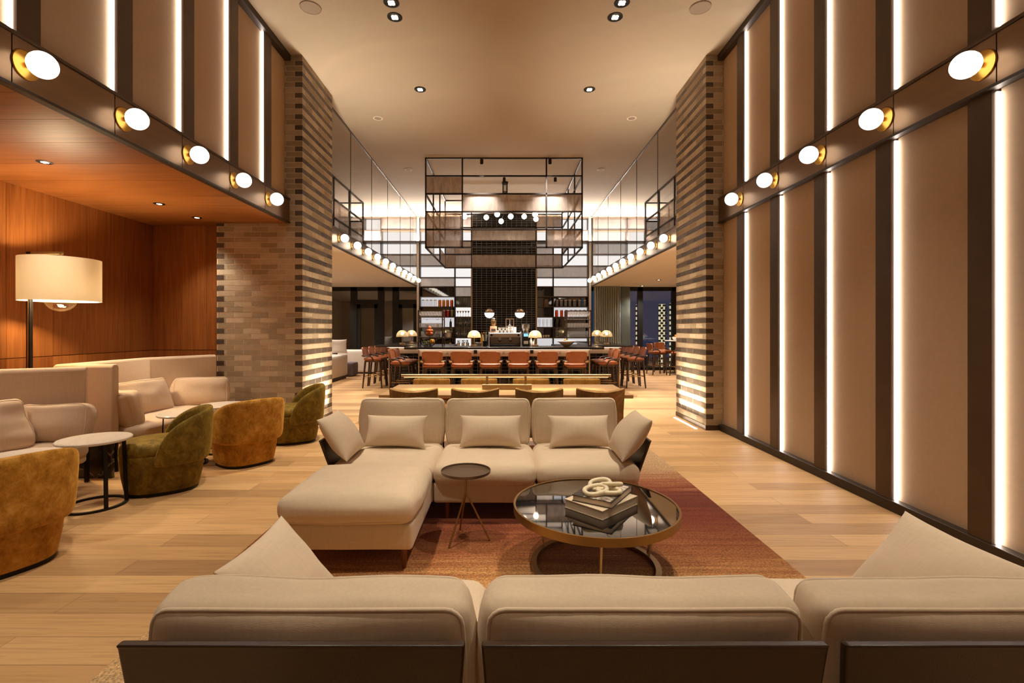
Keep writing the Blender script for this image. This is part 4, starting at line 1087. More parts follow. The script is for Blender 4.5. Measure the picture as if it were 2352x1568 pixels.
# things on the shelves
def sz(i): return RZ[i] + .015
IY = SY + .10
def jarset(us, row, nm, labf, cat, grp, prof, mats, lid=None, y=IY):
    for k, u in enumerate(us):
        m = mats[k % len(mats)]
        t = thing(nm, labf(k), cat, (PX(u, y), y, sz(row)), 0, grp)
        MB().lathe(prof, 14, cap=False).build('jar', m, t, smooth=60)
        if lid: MB().lathe([(prof[0][0] * 1.02, lid[0]), (prof[0][0] * 1.02, lid[1]), (prof[0][0] * .7, lid[1] + .012), (.001, lid[1] + .012)], 14).build('lid', lid[2], t, smooth=40)
JAR = [(.055, 0), (.058, .02), (.058, .19), (.046, .22), (.001, .22)]
jarset([972, 981, 990, 999.5], 8, 'storage_jar', lambda k: 'clear white-lidded jar on left shelving, %s from the left' % ORD[k], 'jar', 'clear jars on the left shelf', JAR, ['drink_glass'], (.21, .225, 'china'))
jarset([1010, 1019, 1028, 1037.5], 8, 'fruit_jar', lambda k: ['jar of amber fruit infusion beside the clear jars', 'jar of amber infusion, second of the amber row', 'jar of amber infusion left of the orange one', 'jar of orange infusion at the right end of left shelf'][k], 'jar', 'fruit infusion jars on the left shelf', JAR, ['amber_jar', 'amber_jar', 'amber_jar', 'orange_jar'], (.21, .225, 'china'))
jarset([1020, 1029, 1038.5], 9, 'infusion_jar', lambda k: ['deep red infusion jar half behind the left rack', 'bright red infusion jar on left shelving', 'olive green infusion jar at the shelf end'][k], 'jar', 'red and green jars on the left shelf', JAR, ['red_jar', 'red_jar', 'green_jar'], (.21, .225, 'china'))
BOT = [(.042, 0), (.044, .02), (.044, .16), (.015, .22), (.014, .285), (.001, .285)]
for u, row, lb, m in ((1035, 10, 'dark wine bottle alone on left shelving', 'dark_bottle'), (1034.5, 12, 'dark bottle with white label on lowest left shelf', 'dark_bottle'),
                      (1277, 10, 'dark bottle on right shelving, left of a pair', 'dark_bottle'), (1287, 10, 'dark bottle on right shelving, beside the right rack', 'dark_bottle')):
    t = thing('wine_bottle', lb, 'bottle', (PX(u, IY), IY, sz(row)))
    MB().lathe(BOT, 16).build('glass_body', m, t, smooth=60)
    if row == 12: MB().lathe([(.0455, .05), (.0455, .14)], 16).build('paper_label', 'paper_label', t, smooth=60)
t = thing('cooking_pot', 'dark metal pot on left shelving behind the rack', 'pot', (PX(1030, IY), IY, sz(11)))
MB().lathe([(.11, 0), (.12, .02), (.12, .17), (.11, .17), (.11, .02), (.001, .02)], 24, cap=False).build('body', 'steel', t, smooth=40)
for k, u in enumerate((1004, 1015.5)):
    t = thing('cooking_pot', 'small dark pot on the left shelf, %s' % ['left one', 'right one'][k], 'pot', (PX(u, IY), IY, sz(11)))
    MB().lathe([(.07, 0), (.075, .14), (.07, .14), (.065, .01), (.001, .01)], 20, cap=False).build('body', 'black_metal', t, smooth=40)
for k, u in enumerate((981, 1005)):
    t = thing('dark_cup', 'small black cup on left shelving behind rack, %s' % ['left one', 'right one'][k], 'cup', (PX(u, IY), IY, sz(10)))
    MB().lathe([(.035, 0), (.045, .09), (.04, .09), (.03, .01), (.001, .01)], 16, cap=False).build('body', 'black_metal', t, smooth=40)
COUPE = [(.04, 0), (.039, .006), (.006, .012), (.005, .12), (.045, .205), (.043, .205), (.004, .128)]
SMALLW = [(.035, 0), (.034, .005), (.005, .01), (.004, .08), (.032, .12), (.033, .17), (.031, .17), (.03, .12), (.003, .09)]
BEER = [(.034, 0), (.03, .03), (.046, .2), (.043, .27), (.041, .27), (.043, .2), (.026, .03), (.001, .02)]
def glassrow(us, row, nm, lab, grp, prof, m='drink_glass'):
    f = None
    for u in us:
        loc = (PX(u, IY), IY, sz(row))
        if f is None: f = onemesh(nm, lab, 'glass', grp, MB().lathe(prof, 14, cap=False), m, loc)
        else: mcopy(f, loc)
glassrow([1051.5, 1057.6, 1063.7, 1069.8, 1075.9], 9, 'cocktail_glass', 'white coupe glass on the narrow shelf left of chimney', 'coupe glasses on the narrow left shelf', COUPE, 'china')
glassrow([1050, 1055, 1060, 1068, 1072.5, 1077], 10, 'wine_glass', 'small stemmed glass on narrow left shelf, upper row', 'stemmed glasses, upper narrow shelf', SMALLW)
glassrow([1050, 1055.4, 1060.8, 1066.2, 1071.6, 1077], 11, 'wine_glass', 'small stemmed glass on narrow left shelf, lower row', 'stemmed glasses, lower narrow shelf', SMALLW)
glassrow([1239, 1248, 1256.5, 1265.5], 10, 'beer_glass', 'tall waisted beer glass on narrow shelf right of chimney', 'beer glasses on the narrow right shelf', BEER, 'clear_glass')
glassrow([1248, 1254, 1260], 11, 'round_cup', 'small white cup on narrow shelf right of chimney', 'white cups on the narrow right shelf', [(.03, 0), (.042, .03), (.045, .09), (.041, .09), (.035, .02), (.001, .015)], 'china')
for k, u in enumerate((1053, 1063.5, 1073.5)):
    t = thing('potted_herb', 'potted herb in pale pot on low bar shelf, %s' % ['leftmost with dark leaves', 'middle one', 'rightmost one'][k], 'plant', (PX(u, IY - .05), IY - .05, sz(12)), 0, 'potted herbs on the low shelf')
    MB().lathe([(.05, 0), (.065, .14), (.058, .14), (.05, .12), (.001, .12)], 16, cap=False).build('pot', 'china', t, smooth=40)
    b = MB()
    for i in range(46):
        a, rr = RNG.random() * 6.28, RNG.random() * .075; z = .12 + RNG.random() * .12
        c = Vector((rr * math.cos(a), rr * math.sin(a), z)); s = .018
        d = Vector((RNG.uniform(-1, 1), RNG.uniform(-1, 1), RNG.uniform(-.3, 1))).normalized(); e = d.cross(Vector((.3, .9, .2))).normalized()
        v = [b.bm.verts.new(c + d * s * p + e * s * q) for p, q in ((-1, 0), (0, -.6), (1.2, 0), (0, .6))]; b.face(v)
    b.build('leaves', 'herb_leaf' if k else 'lime_peel', t)
jarset([1279, 1289, 1299, 1309, 1319, 1331, 1343], 8, 'glass_jar', lambda k: 'grey patterned jar on right shelving, %s from the left' % ORD[k], 'jar', 'grey jars on the right shelf', JAR, ['smoke_jar'], (.21, .225, 'china'))
jarset([1278.5, 1290, 1300.5], 9, 'orange_jar', lambda k: 'orange infusion jar on right shelving, %s from the left' % ORD[k], 'jar', 'orange jars on the right shelf', JAR, ['orange_jar', 'orange_jar', 'red_jar'], (.21, .225, 'china'))
jarset([1312, 1322, 1332, 1342], 9, 'lidded_jar', lambda k: 'pale lidded jar behind right glass rack, %s from the left' % ORD[k], 'jar', 'pale jars behind the right rack', JAR, ['drink_glass'], (.21, .225, 'china'))
for k, (dx, tl) in enumerate(((0, .02), (.06, .0), (.11, .0))):
    b = MB(); x = PX(1251, IY) + dx; b.cyl((0, .05, 0), (tl, .1, .26), .014, n=8)
    o = b.build('wooden_baton', 'pale_wood', None, loc=(x, IY - .02, sz(8) + .006)); tag(o, 'pale wooden stick leaning in right shelving, %s' % ORD[k], 'stick', 'wooden sticks in the shelf')
onemesh('blue_box', 'blue upright box among grey jars on right shelving', 'box', None, MB().box(-.03, .03, -.05, .05, 0, .30), 'blue_cloth', (PX(1337.2, IY), IY + .02, sz(8)), None)
# ------------------------------------------------------------------ sofas
PIT = .777
def sofa(name, label, loc, rotz, chaise, seed):
    """local frame: front edge at y=0, back towards +y, seats along x centred on 0"""
    t = thing(name, label, 'sofa', loc, rotz)
    x0 = -1.5 * PIT
    for k in range(3):
        cx = x0 + PIT * (k + .5)
        b = MB(); b.boxcushion(PIT - .004, .80, .155, .02, 0, seed + k, .002, .004, 10, Matrix.Translation((cx, .41, .205))); b.build('seat_base', 'sofa_linen', t, smooth=180)
        ps = MB(); b = MB(); b.boxcushion(PIT - .006, .74, .155, .066, .03, seed + 10 + k, .008, .014, 18, Matrix.Translation((cx, .335, .343)), ('Z', .0045, ps, (-1,))); sc_ = b.build('seat_cushion', 'sofa_linen', t, smooth=180); ps.build('piping', 'sofa_linen', sc_, smooth=180)
        M = Matrix.Translation((cx, .775, .60)) @ Matrix.Rotation(math.radians(-6), 4, 'X')
        pp = MB(); b = MB(); b.boxcushion(PIT - .045, .14, .42, .04, 0, seed + 20 + k, .008, .03, 18, M, ('Y', .0055, pp)); bc = b.build('back_cushion', 'sofa_linen', t, smooth=180)
        pp.build('piping', 'sofa_linen', bc, smooth=180)
        # leather back panel, leaning outwards
        b = MB(); wt, wb = PIT / 2 - .018, PIT / 2 - .05; R = []
        for z, y, w in ((.30, .865, wb), (.755, .924, wt), (.765, .932, wt)):
            R.append([(cx - w, y - .012, z), (cx + w, y - .012, z), (cx + w, y + .012, z), (cx - w, y + .012, z)])
        b.loft(R).build('back_panel', 'sofa_leather', t, bevel=.006)
    for s in (-1, 1):
        xe = s * 1.5 * PIT; b = MB(); R = []
        for z, dx, ya, yb in ((.29, .0, .10, .50), (.58, .085, .05, .48), (.59, .09, .05, .48)):
            R.append([(xe + s * dx - .012, ya, z), (xe + s * dx + .012, ya, z), (xe + s * dx + .012, yb, z), (xe + s * dx - .012, yb, z)])
        b.loft(R).build('armrest', 'sofa_leather', t, bevel=.006)
        for y in (.08, .74):
            b = MB(); b.cyl((s * (1.5 * PIT - .09), y, .13), (s * (1.5 * PIT - .075), y - .0, 0), .02, .013, 12); b.build('leg', 'teak_leg', t, smooth=40)
    for x, y in ((x0 + PIT + .1, .07), (x0 + 2 * PIT, .74)):
        b = MB(); b.cyl((x, y, .13), (x, y, 0), .02, .013, 12); b.build('leg', 'teak_leg', t, smooth=40)
    if chaise:
        cx = x0 + PIT / 2
        b = MB(); b.boxcushion(PIT - .02, .80, .16, .02, 0, seed + 40, .002, .004, 10, Matrix.Translation((cx, -.37, .21))); b.build('chaise_base', 'sofa_linen', t, smooth=180)
        ps = MB(); b = MB(); b.boxcushion(PIT + .03, .74, .155, .066, .045, seed + 41, .009, .02, 22, Matrix.Translation((cx - .012, -.435, .367)), ('Z', .0045, ps, (-1,))); ps.build('piping', 'sofa_linen', b.build('chaise_cushion', 'sofa_linen', t, smooth=180), smooth=180)
        for x in (cx - PIT / 2 + .07, cx + PIT / 2 - .07):
            b = MB(); b.cyl((x, -.70, .135), (x, -.70, 0), .02, .014, 12); b.build('leg', 'teak_leg', t, smooth=40)
    return t
RZ0 = .0148
MX, MY = -.145, 3.62
sofa('sectional_sofa', 'beige linen sectional sofa with chaise on left, facing the viewer', (MX, MY, RZ0), 0, True, 3)
GX, GY = .322, 1.965
sofa('sofa', 'beige linen sofa in foreground seen from behind, dark leather back panels', (GX, GY, RZ0), PI, False, 9)
def scatter(label, loc, rot, w, h, tk, pinch, seed, group=None):
    b = MB(); b.pillow(w, h, tk, pinch, seed)
    o = b.build('throw_pillow', 'pillow_linen', None, smooth=180, loc=loc, rot=rot)
    return tag(o, label, 'pillow', group)
R = math.radians
g = 'lumbar pillows on the sectional sofa'
for k, (u, lb) in enumerate(((911, 'small lumbar pillow on left seat of sectional sofa'), (1127, 'small lumbar pillow on middle seat of sectional sofa'), (1329, 'small lumbar pillow on right seat of sectional sofa'))):
    scatter(lb, (PX(u, MY + .49), MY + .46, .592), (R(-24), 0, R((-3, 0, 2)[k])), .52, .27, .21, .085, 20 + k, g)
scatter('square pillow leaning on left arm of the sectional sofa', (MX - 1.125, MY + .17, .628), (R(-36), 0, R(90)), .46, .38, .19, .06, 31)
scatter('square pillow leaning on right arm of the sectional sofa', (MX + 1.125, MY + .17, .626), (R(-36), 0, R(-90)), .46, .38, .20, .06, 32)
scatter('square pillow leaning on left arm of the foreground sofa', (GX - 1.085, GY - .30, .598), (R(-40), 0, R(90)), .44, .33, .13, .10, 33)
scatter('square pillow leaning on right arm of the foreground sofa', (GX + 1.125, GY - .34, .605), (R(-40), 0, R(-90)), .52, .36, .13, .10, 34)

# ------------------------------------------------------------------ rug
o = MB().box(-1.70, 1.75, 1.15, 5.88, .0005, .012).build('area_rug', 'rug_wool', bevel=.004); tag(o, 'striped rust red rug fading to beige under sofas', 'rug')

# ------------------------------------------------------------------ coffee table, books, chain
TX, TYc, TZ, TR = .552, 2.94, .385, .495
t = thing('coffee_table', 'round coffee table with black glass top and brass rim', 'coffee table', (TX, TYc, RZ0))
MB().lathe([(TR - .012, TZ - .030), (TR - .012, TZ - .013), (.001, TZ - .013)], 72).build('glass_top', 'black_glass', t, smooth=30)
MB().ring((0, 0, TZ - .03), TR - .004, [(-.008, -.025), (.004, -.025), (.004, .022), (-.008, .022)], 72).build('rim', 'brass_old', t, smooth=40)
MB().ring((0, 0, .01), TR * .76, [(-.022, -.01), (.012, -.01), (.012, .01), (-.022, .01)], 64).build('base_ring', 'champagne_metal', t, smooth=40)
for a in (-97, 18, 140):
    c, s = math.cos(R(a)), math.sin(R(a))
    MB().tube([((TR * .755) * c, (TR * .755) * s, .012), ((TR - .02) * c, (TR - .02) * s, TZ - .04)], .01, 4, flat=(.036, .012)).build('leg', 'champagne_metal', t)
ZT = RZ0 + TZ - .0125
def book(name, label, corner, ang, w, d, th, z, cover, art=None):
    t = thing(name, label, 'book', (corner[0], corner[1], z), ang)
    MB().box(.004, w - .006, .004, d - .004, .003, th - .003).build('pages', 'book_pages', t)
    c = MB(); c.box(0, w, 0, d, 0, .0035); c.box(0, w, 0, d, th - .0035, th); c.box(w - .003, w, 0, d, 0, th)
    c.build('cover', cover, t)
    if art: MB().box(.0, w * .9, .01, d * .72, th, th + .0008).build('cover_print', art, t)
# corner = nearest corner; x axis runs away to the right, y axis away to the left
def bookat(name, label, near, right, left, th, z, cover, art=None):
    n, r_, l_ = Vector(near), Vector(right), Vector(left)
    w = (r_ - n).length; d = (l_ - n).length; a = math.atan2(r_.y - n.y, r_.x - n.x)
    book(name, label, near, a, w, d, th, z, cover, art)
bookat('hardback_book', 'thick pale hardback, lower book on black glass table', (.546, 2.685), (.812, 2.935), (.36, 2.883), .052, ZT + .0008, 'book_board')
bookat('hardback_book', 'dark-spined picture book, upper of the two on coffee table', (.604, 2.715), (.80, 3.015), (.40, 2.848), .036, ZT + .054, 'book_dark', 'book_cover_print')
zc = ZT + .0945
t = thing('chain_ornament', 'cream stone chain links lying on the stacked books', 'ornament', (.592, 2.885, zc)); t.scale = (.88, .88, .88)
def link(c, a, b, r, M):
    P = []
    for i in range(28):
        q = 2 * PI * i / 28
        P.append(Vector(c) + M @ Vector((a * math.copysign(abs(math.cos(q)) ** .8, math.cos(q)), b * math.copysign(abs(math.sin(q)) ** .8, math.sin(q)), 0)))
    MB().tube(P, r, 10, closed=True).build('chain_link', 'cream_stone', t, smooth=180)
def eul(x, y, z): return (Matrix.Rotation(R(z), 3, 'Z') @ Matrix.Rotation(R(y), 3, 'Y') @ Matrix.Rotation(R(x), 3, 'X'))
link((-.06, -.04, .026), .078, .045, .0155, eul(14, -6, 18))
link((-.015, .03, .040), .07, .045, .0155, eul(26, -8, 8))
link((.065, .045, .036), .072, .040, .0155, eul(-18, 8, 24))
link((.03, -.03, .018), .075, .042, .0155, eul(4, 2, -2))

# side table between chaise and coffee table
t = thing('side_table', 'small round tray table on three slim legs', 'side table', (-.262, 3.31, RZ0))
MB().lathe([(.001, .452), (.155, .452), (.168, .458), (.170, .475), (.166, .475), (.163, .462), (.15, .458), (.001, .458)], 48).build('tray', 'tray_metal', t, smooth=40)
MB().cyl((0, 0, .30), (0, 0, .452), .008, n=10).build('stem', 'brass_old', t, smooth=60)
for dx, dy in ((-.10, -.135), (.165, -.02), (-.055, .16)):
    MB().tube([(0, 0, .32), (dx * .2, dy * .2, .26), (dx, dy, 0)], .0065, 8).build('leg', 'brass_old', t, smooth=60)

# ------------------------------------------------------------------ tub chairs
def tub(label, loc, rotz, vel, group):
    t = thing('tub_chair', label, 'armchair', loc, rotz, group)
    a, b = .305, .325
    b0 = MB(); rings = []
    for z, k in ((.03, .86), (.05, .885), (.15, .94), (.27, .985), (.33, 1.0), (.352, 1.0), (.36, .985)): rings.append([(x, y, z) for x, y in superell(a * k, b * k, 2.7, 48)])
    b0.loft(rings).build('base', vel, t, smooth=40)
    b0 = MB(); rings = []
    for z, k in ((.358, .985), (.366, 1.0), (.40, 1.0), (.43, .97), (.45, .9), (.462, .75), (.468, .45), (.47, .1)): rings.append([(x, y, z) for x, y in superell(a * k, b * k, 2.7, 48)])
    b0.loft(rings).build('seat', vel, t, smooth=180)
    b0 = MB(); b0.loft([[(x, y, z) for x, y in superell(a * .84, b * .84, 2.7, 48)] for z in (0, .032)]).build('plinth', 'black_metal', t, smooth=40)
    b0 = MB(); rings = []; n = 30; span = R(99)
    for i in range(n + 1):
        th = -span + 2 * span * i / n; q = abs(th) / span
        ztop = .27 + .455 * (max(0.0, 1 - q ** 2.6)) ** .5; ztop = max(ztop, .33)
        zb = .262
        c, s = math.sin(th), -math.cos(th)
        def pt(k, z):
            e = 2.7; fl = 1 + .07 * max(0, (z - .30)) / .45
            rr = (abs(c / a) ** e + abs(s / b) ** e) ** (-1 / e)
            return (c * (rr + k) * fl, s * (rr + k) * fl, z)
        zm = (zb + ztop) / 2
        rings.append([pt(.012, zb), pt(.045, zb + .006), pt(.05, zb + (ztop - zb) * .3), pt(.05, zb + (ztop - zb) * .65), pt(.048, ztop - .02), pt(.03, ztop), pt(.01, ztop), pt(-.008, ztop - .02), pt(-.012, zb + (ztop - zb) * .65), pt(-.012, zb + (ztop - zb) * .3), pt(-.004, zb + .004)])
    b0.loft(rings).build('backrest', vel, t, smooth=60, sub=1)
    return t
def face(dx, dy): return math.atan2(dy, dx) - PI / 2      # local +y -> (dx,dy)
tub('olive velvet tub chair by the near round tables', (-3.12, 4.43, 0), face(-.85, -.53), 'velvet_olive', 'olive velvet tub chairs')
tub('olive velvet tub chair beside the brick pillar', (-2.75, 6.30, 0), face(-.9, -.43), 'velvet_olive', 'olive velvet tub chairs')
tub('amber velvet tub chair seen from behind, between two olive ones', (-2.84, 5.29, 0), face(-.8, .6), 'velvet_amber', 'amber velvet tub chairs')
tub('amber velvet tub chair cut off by the left edge', (-3.13, 2.97, 0), face(-.9, .44), 'velvet_amber', 'amber velvet tub chairs')

# ------------------------------------------------------------------ round tables
def rtable(label, x, y, ang):
    t = thing('round_table', label, 'table', (x, y, 0), ang, 'round stone tables by the booths')
    MB().lathe([(.001, .532), (.245, .532), (.252, .538), (.252, .55), (.245, .556), (.001, .556)], 56).build('table_top', 'white_stone', t, smooth=40)
    MB().ring((0, 0, .008), .21, [(-.012, -.008), (.014, -.008), (.014, .008), (-.012, .008)], 48).build('base_ring', 'black_metal', t, smooth=40)
    for a in (-20, 40, 200):
        c, s = math.cos(R(a)), math.sin(R(a))
        MB().tube([(.208 * c, .208 * s, .01), (.19 * c, .19 * s, .532)], .01, 4, flat=(.03, .01)).build('leg', 'black_metal', t)
    return t
tp = rtable('pale round table in front of the near olive chair', -3.37, 3.98, R(-10))
dup(tp, (-3.42, 3.42, 0), R(60), 'pale round table partly behind the cut-off amber chair')
dup(tp, (-3.44, 5.20, 0), R(30), 'pale round table partly behind olive chair, nearer of far pair')
dup(tp, (-3.36, 5.78, 0), R(-30), 'pale round table in front of far booth, farthest one')

# ------------------------------------------------------------------ booths
def wallpath(mb, pts, thk, z0, z1):
    P = [Vector((p[0], p[1])) for p in pts]; n = len(P); L, Rr = [], []
    for i in range(n):
        d0 = (P[i] - P[i - 1]).normalized() if i else None; d1 = (P[i + 1] - P[i]).normalized() if i < n - 1 else None
        d = d0 or d1; 
        if d0 and d1:
            nn = Vector((-(d0 + d1).y, (d0 + d1).x)).normalized(); k = 1 / max(.4, nn.dot(Vector((-d0.y, d0.x))))
        else: nn = Vector((-d.y, d.x)); k = 1
        L.append(P[i] + nn * thk / 2 * k); Rr.append(P[i] - nn * thk / 2 * k)
    r = .025
    rings = []
    for l, q in zip(L, Rr):
        u = (q - l).normalized() * r
        rings.append([(l.x, l.y, z0), (q.x, q.y, z0), (q.x, q.y, z1 - r), ((q - u).x, (q - u).y, z1), ((l + u).x, (l + u).y, z1), (l.x, l.y, z1 - r)])
    mb.loft(rings); return mb
def booth(label, plan, seat, seed, cushions, plinth, grp):
    ox, oy = plan[1]
    t = thing('booth_seat', label, 'booth', (ox, oy, 0), 0, grp)
    loc = lambda p: (p[0] - ox, p[1] - oy)
    wallpath(MB(), [loc(p) for p in plan], .09, .24, 1.095).build('high_back', 'booth_linen', t, bevel=.012, seg=3)
    pp = MB(); pl = [loc(p) for p in plan]
    sx0, sx1, sy0, sy1 = seat[0] - ox, seat[1] - ox, seat[2] - oy, seat[3] - oy
    cx, cy = (sx0 + sx1) / 2, (sy0 + sy1) / 2
    MB().boxcushion(sx1 - sx0, sy1 - sy0, .14, .05, .03, seed, .01, .02, 20, Matrix.Translation((cx, cy, .38))).build('seat_cushion', 'booth_linen', t, smooth=180)
    MB().boxcushion(sx1 - sx0 - .02, sy1 - sy0 - .02, .07, .03, 0, seed + 1, .002, .01, 10, Matrix.Translation((cx - .01, cy, .285))).build('seat_base', 'booth_linen', t, smooth=180)
    for k, (w, d, h, x, y, z, rx, rz) in enumerate(cushions):
        M = Matrix.Translation((x - ox, y - oy, z)) @ Matrix.Rotation(R(rz), 4, 'Z') @ Matrix.Rotation(R(rx), 4, 'X')
        pp = MB(); b = MB(); b.boxcushion(w, d, h, .05, 0, seed + 5 + k, .02, .045, 20, M, ('Y', .005, pp)); lc = b.build('loose_cushion', 'booth_linen', t, smooth=180); pp.build('piping', 'booth_linen', lc, smooth=180)
    for x in (sx0 + .05, sx1 - .10):
        for y in (sy0 + .06, sy1 - .06):
            MB().cyl((x, y, .25), (x, y, 0), .016, .012, 10).build('leg', 'black_metal', t, smooth=40)
    for (x, y) in (loc(plan[0]), loc(plan[-1])):
        MB().box(x - .014, x + .014, y - .014, y + .014, 0, .36).build('leg', 'black_metal', t)
    return t
booth('high-backed linen booth nearest the brick pillar', [(-3.96, 4.93), (-4.52, 4.93), (-4.50, 6.1), (-4.08, 6.82)], (-4.44, -3.70, 5.0, 6.42), 51,
      [(.80, .18, .42, -4.26, 5.62, .64, -16, 86), (.56, .17, .40, -4.12, 5.1, .61, -12, 172), (.60, .17, .38, -4.02, 6.42, .62, -16, 36)], None, 'linen booths along the wooden wall')
booth('high-backed linen booth at left edge, nearer one', [(-3.96, 2.9), (-4.55, 2.95), (-4.58, 4.25), (-3.97, 4.60)], (-4.50, -3.74, 3.0, 4.38), 61,
      [(.78, .18, .44, -4.14, 3.72, .64, -16, 84), (.47, .17, .34, -3.98, 4.30, .615, -14, 22)], None, 'linen booths along the wooden wall')
o = MB().box(-4.30, -3.82, 4.70, 4.74, 0, .40).build('marble_divider', 'dark_marble'); 
o.data.transform(Matrix.Translation((0, 0, 0)))
tag(o, 'dark veined marble panel standing between the two booths', 'divider')

# ------------------------------------------------------------------ floor lamp
lx, ly = -4.84, 4.93; sx_, sy_ = -4.52, 4.93
t = thing('floor_lamp', 'floor lamp with wide cream drum shade and glass bulb', 'floor lamp', (lx, ly, 0))
MB().lathe([(.15, 0), (.15, .015), (.14, .02), (.001, .02)], 32).build('base', 'black_metal', t, smooth=40)
MB().box(-.022, .022, -.016, .016, .02, 2.24).build('pole', 'black_metal', t, bevel=.003)
MB().box(-.006, .006, -.020, -.015, .05, 2.2).build('pole_inlay', 'brass_old', t)
MB().box(-.02, sx_ - lx + .02, -.012, .012, 2.215, 2.24).build('arm', 'brass_old', t)
Rr, z0, z1 = .325, 1.735, 2.165; dx = sx_ - lx
p = [(Rr, z0), (Rr, z1), (Rr - .004, z1), (Rr - .004, z0)]
MB().lathe(p + [p[0]], 64, (dx, 0, 0), cap=False).build('shade', 'lamp_linen', t, smooth=40)
b = MB()
for k in range(3):
    a = k * 2 * PI / 3; b.cyl((dx, 0, z1 - .03), (dx + (Rr - .003) * math.cos(a), (Rr - .003) * math.sin(a), z1 - .03), .005, n=6)
b.cyl((dx, 0, z1 - .16), (dx, 0, 2.225), .014, n=10); b.build('shade_spider', 'brass_old', t)
b = MB(); b.ball((dx, 0, 1.765), .135, 28, 14, lo=-1, hi=.9); b.build('glass_globe', 'lamp_glass', t, smooth=180)
for s in (-1, 1):
    b = MB(); b.ball((dx + s * .1, 0, 2.0), .035, 12, 8); b.build('bulb', 'lamp_bulb_glow', t, smooth=180)

# ------------------------------------------------------------------ communal table
t = thing('communal_table', 'long pale oak communal table behind the sectional sofa', 'table', (0, 5.54, RZ0))
MB().box(-1.31, 1.35, -.49, .47, .712, .75).build('table_top', 'oak_top', t, bevel=.004)
for s in (-1, 1):
    m = MB()
    m.box(s * .93 - .06, s * .93 + .06, -.12, -.10, .751, .752); m.box(s * .93 - .08, s * .93 + .14, -.235, -.232, .7505, .7515); m.box(s * .93 + .14, s * .93 + .17, -.232, -.17, .7505, .7515)
    m.build('cable_slot', 'black_metal', t)
    for y in (-.36, .28): MB().box(s * 1.24 - .03, s * 1.24 + .03, y - .035, y + .035, 0, .712).build('leg', 'oak_top', t)
MB().box(-1.12, 1.12, -.02, .02, .62, .712).build('rail', 'oak_top', t)
t = thing('linear_table_lamp', 'long brass bar lamp standing on the communal table', 'table lamp', (0, 5.54, .751 + RZ0))
MB().box(-.25, .315, -.05, .05, 0, .055).build('base', 'champagne_metal', t, bevel=.004)
for x in (PX(1119, 5.54), PX(1207, 5.54)): MB().box(x - .013, x + .013, -.012, .012, .055, .145).build('post', 'champagne_metal', t)
b = MB(); x0, x1 = PX(922, 5.54), PX(1403, 5.54); b.cyl((x0, 0, .155), (x1, 0, .155), .0165, n=16); b.build('lamp_bar', 'champagne_metal', t, smooth=40)
MB().box(x0 + .03, x1 - .03, -.008, .008, .132, .138).build('light_strip', 'table_glow', t)

def dchair(label, loc, rotz, vel, grp, top, curve):
    t = thing('dining_chair', label, 'chair', loc, rotz, grp)
    MB().boxcushion(.46, .46, .08, .035, .015, 5, .003, .005, 10, Matrix.Translation((0, .02, .44))).build('seat', vel, t, smooth=180)
    b = MB(); rings = []
    for z, w, dy in ((.36, .21, -.20), (.45, .225, -.21), (.6, .232, -.225), (top - .03, .238, -.25), (top - .008, .236, -.254), (top, .228, -.255)):
        ring = []
        for i in range(15):
            x = -1 + 2 * i / 14; zz_ = z + (curve * x * x if z > .5 else 0); ring.append((w * x, dy + .05 * x * x - .028 * (.5 if z == top else 1), zz_))
        for i in range(15):
            x = 1 - 2 * i / 14; zz_ = z + (curve * x * x if z > .5 else 0); ring.append((w * x, dy + .05 * x * x + .028 * (.5 if z == top else 1), zz_))
        rings.append(ring)
    b.loft(rings).build('backrest', vel, t, smooth=60)
    for sx in (-1, 1):
        for sy in (-1, 1): MB().cyl((sx * .18, sy * .17 + .02, .41), (sx * .21, sy * .21 + .02, 0), .018, .012, 10).build('leg', 'walnut', t, smooth=40)
    return t
d1 = None
for k, u in enumerate((947.5, 1090.5, 1239.5, 1382)):
    Y = 4.74; lb = 'brown velvet chair between sofa and communal table, %s from the left' % ORD[k]
    if d1 is None: d1 = dchair(lb, (PX(u, Y), Y + .27, RZ0), 0, 'velvet_brown', 'brown chairs on near side of communal table', .822, .032)
    else: dup(d1, (PX(u, Y), Y + .27, RZ0), 0, lb)
d2 = None
for k, u in enumerate((993, 1101, 1219, 1335)):
    Y = 6.42; lb = 'golden velvet chair on far side of the communal table, %s from the left' % ORD[k]
    if d2 is None: d2 = dchair(lb, (PX(u, Y), Y - .26, 0), PI, 'velvet_gold', 'golden chairs on far side of communal table', .80, .0)
    else: dup(d2, (PX(u, Y), Y - .26, 0), PI, lb)

# ------------------------------------------------------------------ lounge seating beyond the left pillar
t = thing('lounge_sofa', 'off-white lounge sofa seen beyond left brick pillar', 'sofa', (-5.1, 13.6, 0))
MB().boxcushion(.86, 2.0, .62, .05, 0, 71, .004, .01, 12, Matrix.Translation((0, -.15, .40))).build('arm_block', 'white_linen', t, smooth=180)
MB().boxcushion(.5, 2.2, .2, .06, .0, 72, .004, .01, 12, Matrix.Translation((-.9, -.1, .42))).build('seat_cushion', 'white_linen', t, smooth=180)
MB().box(-.40, .40, -1.1, .8, 0, .09).build('plinth', 'black_metal', t)
t = thing('ottoman', 'low grey square ottoman next to the white lounge sofa', 'ottoman', (-4.9, 15.05, 0))
MB().boxcushion(.55, .55, .40, .03, .01, 73, .003, .01, 10, Matrix.Translation((0, 0, .22))).build('body', 'ottoman_cloth', t, smooth=180)
t = thing('lounge_sofa', 'off-white lounge sofa further back by the dark doors', 'sofa', (-4.95, 16.2, 0))
MB().boxcushion(1.3, .85, .72, .05, 0, 74, .004, .01, 12, Matrix.Translation((.15, 0, .40))).build('body', 'white_linen', t, smooth=180)
MB().box(-.45, .75, -.38, .38, 0, .06).build('plinth', 'black_metal', t)
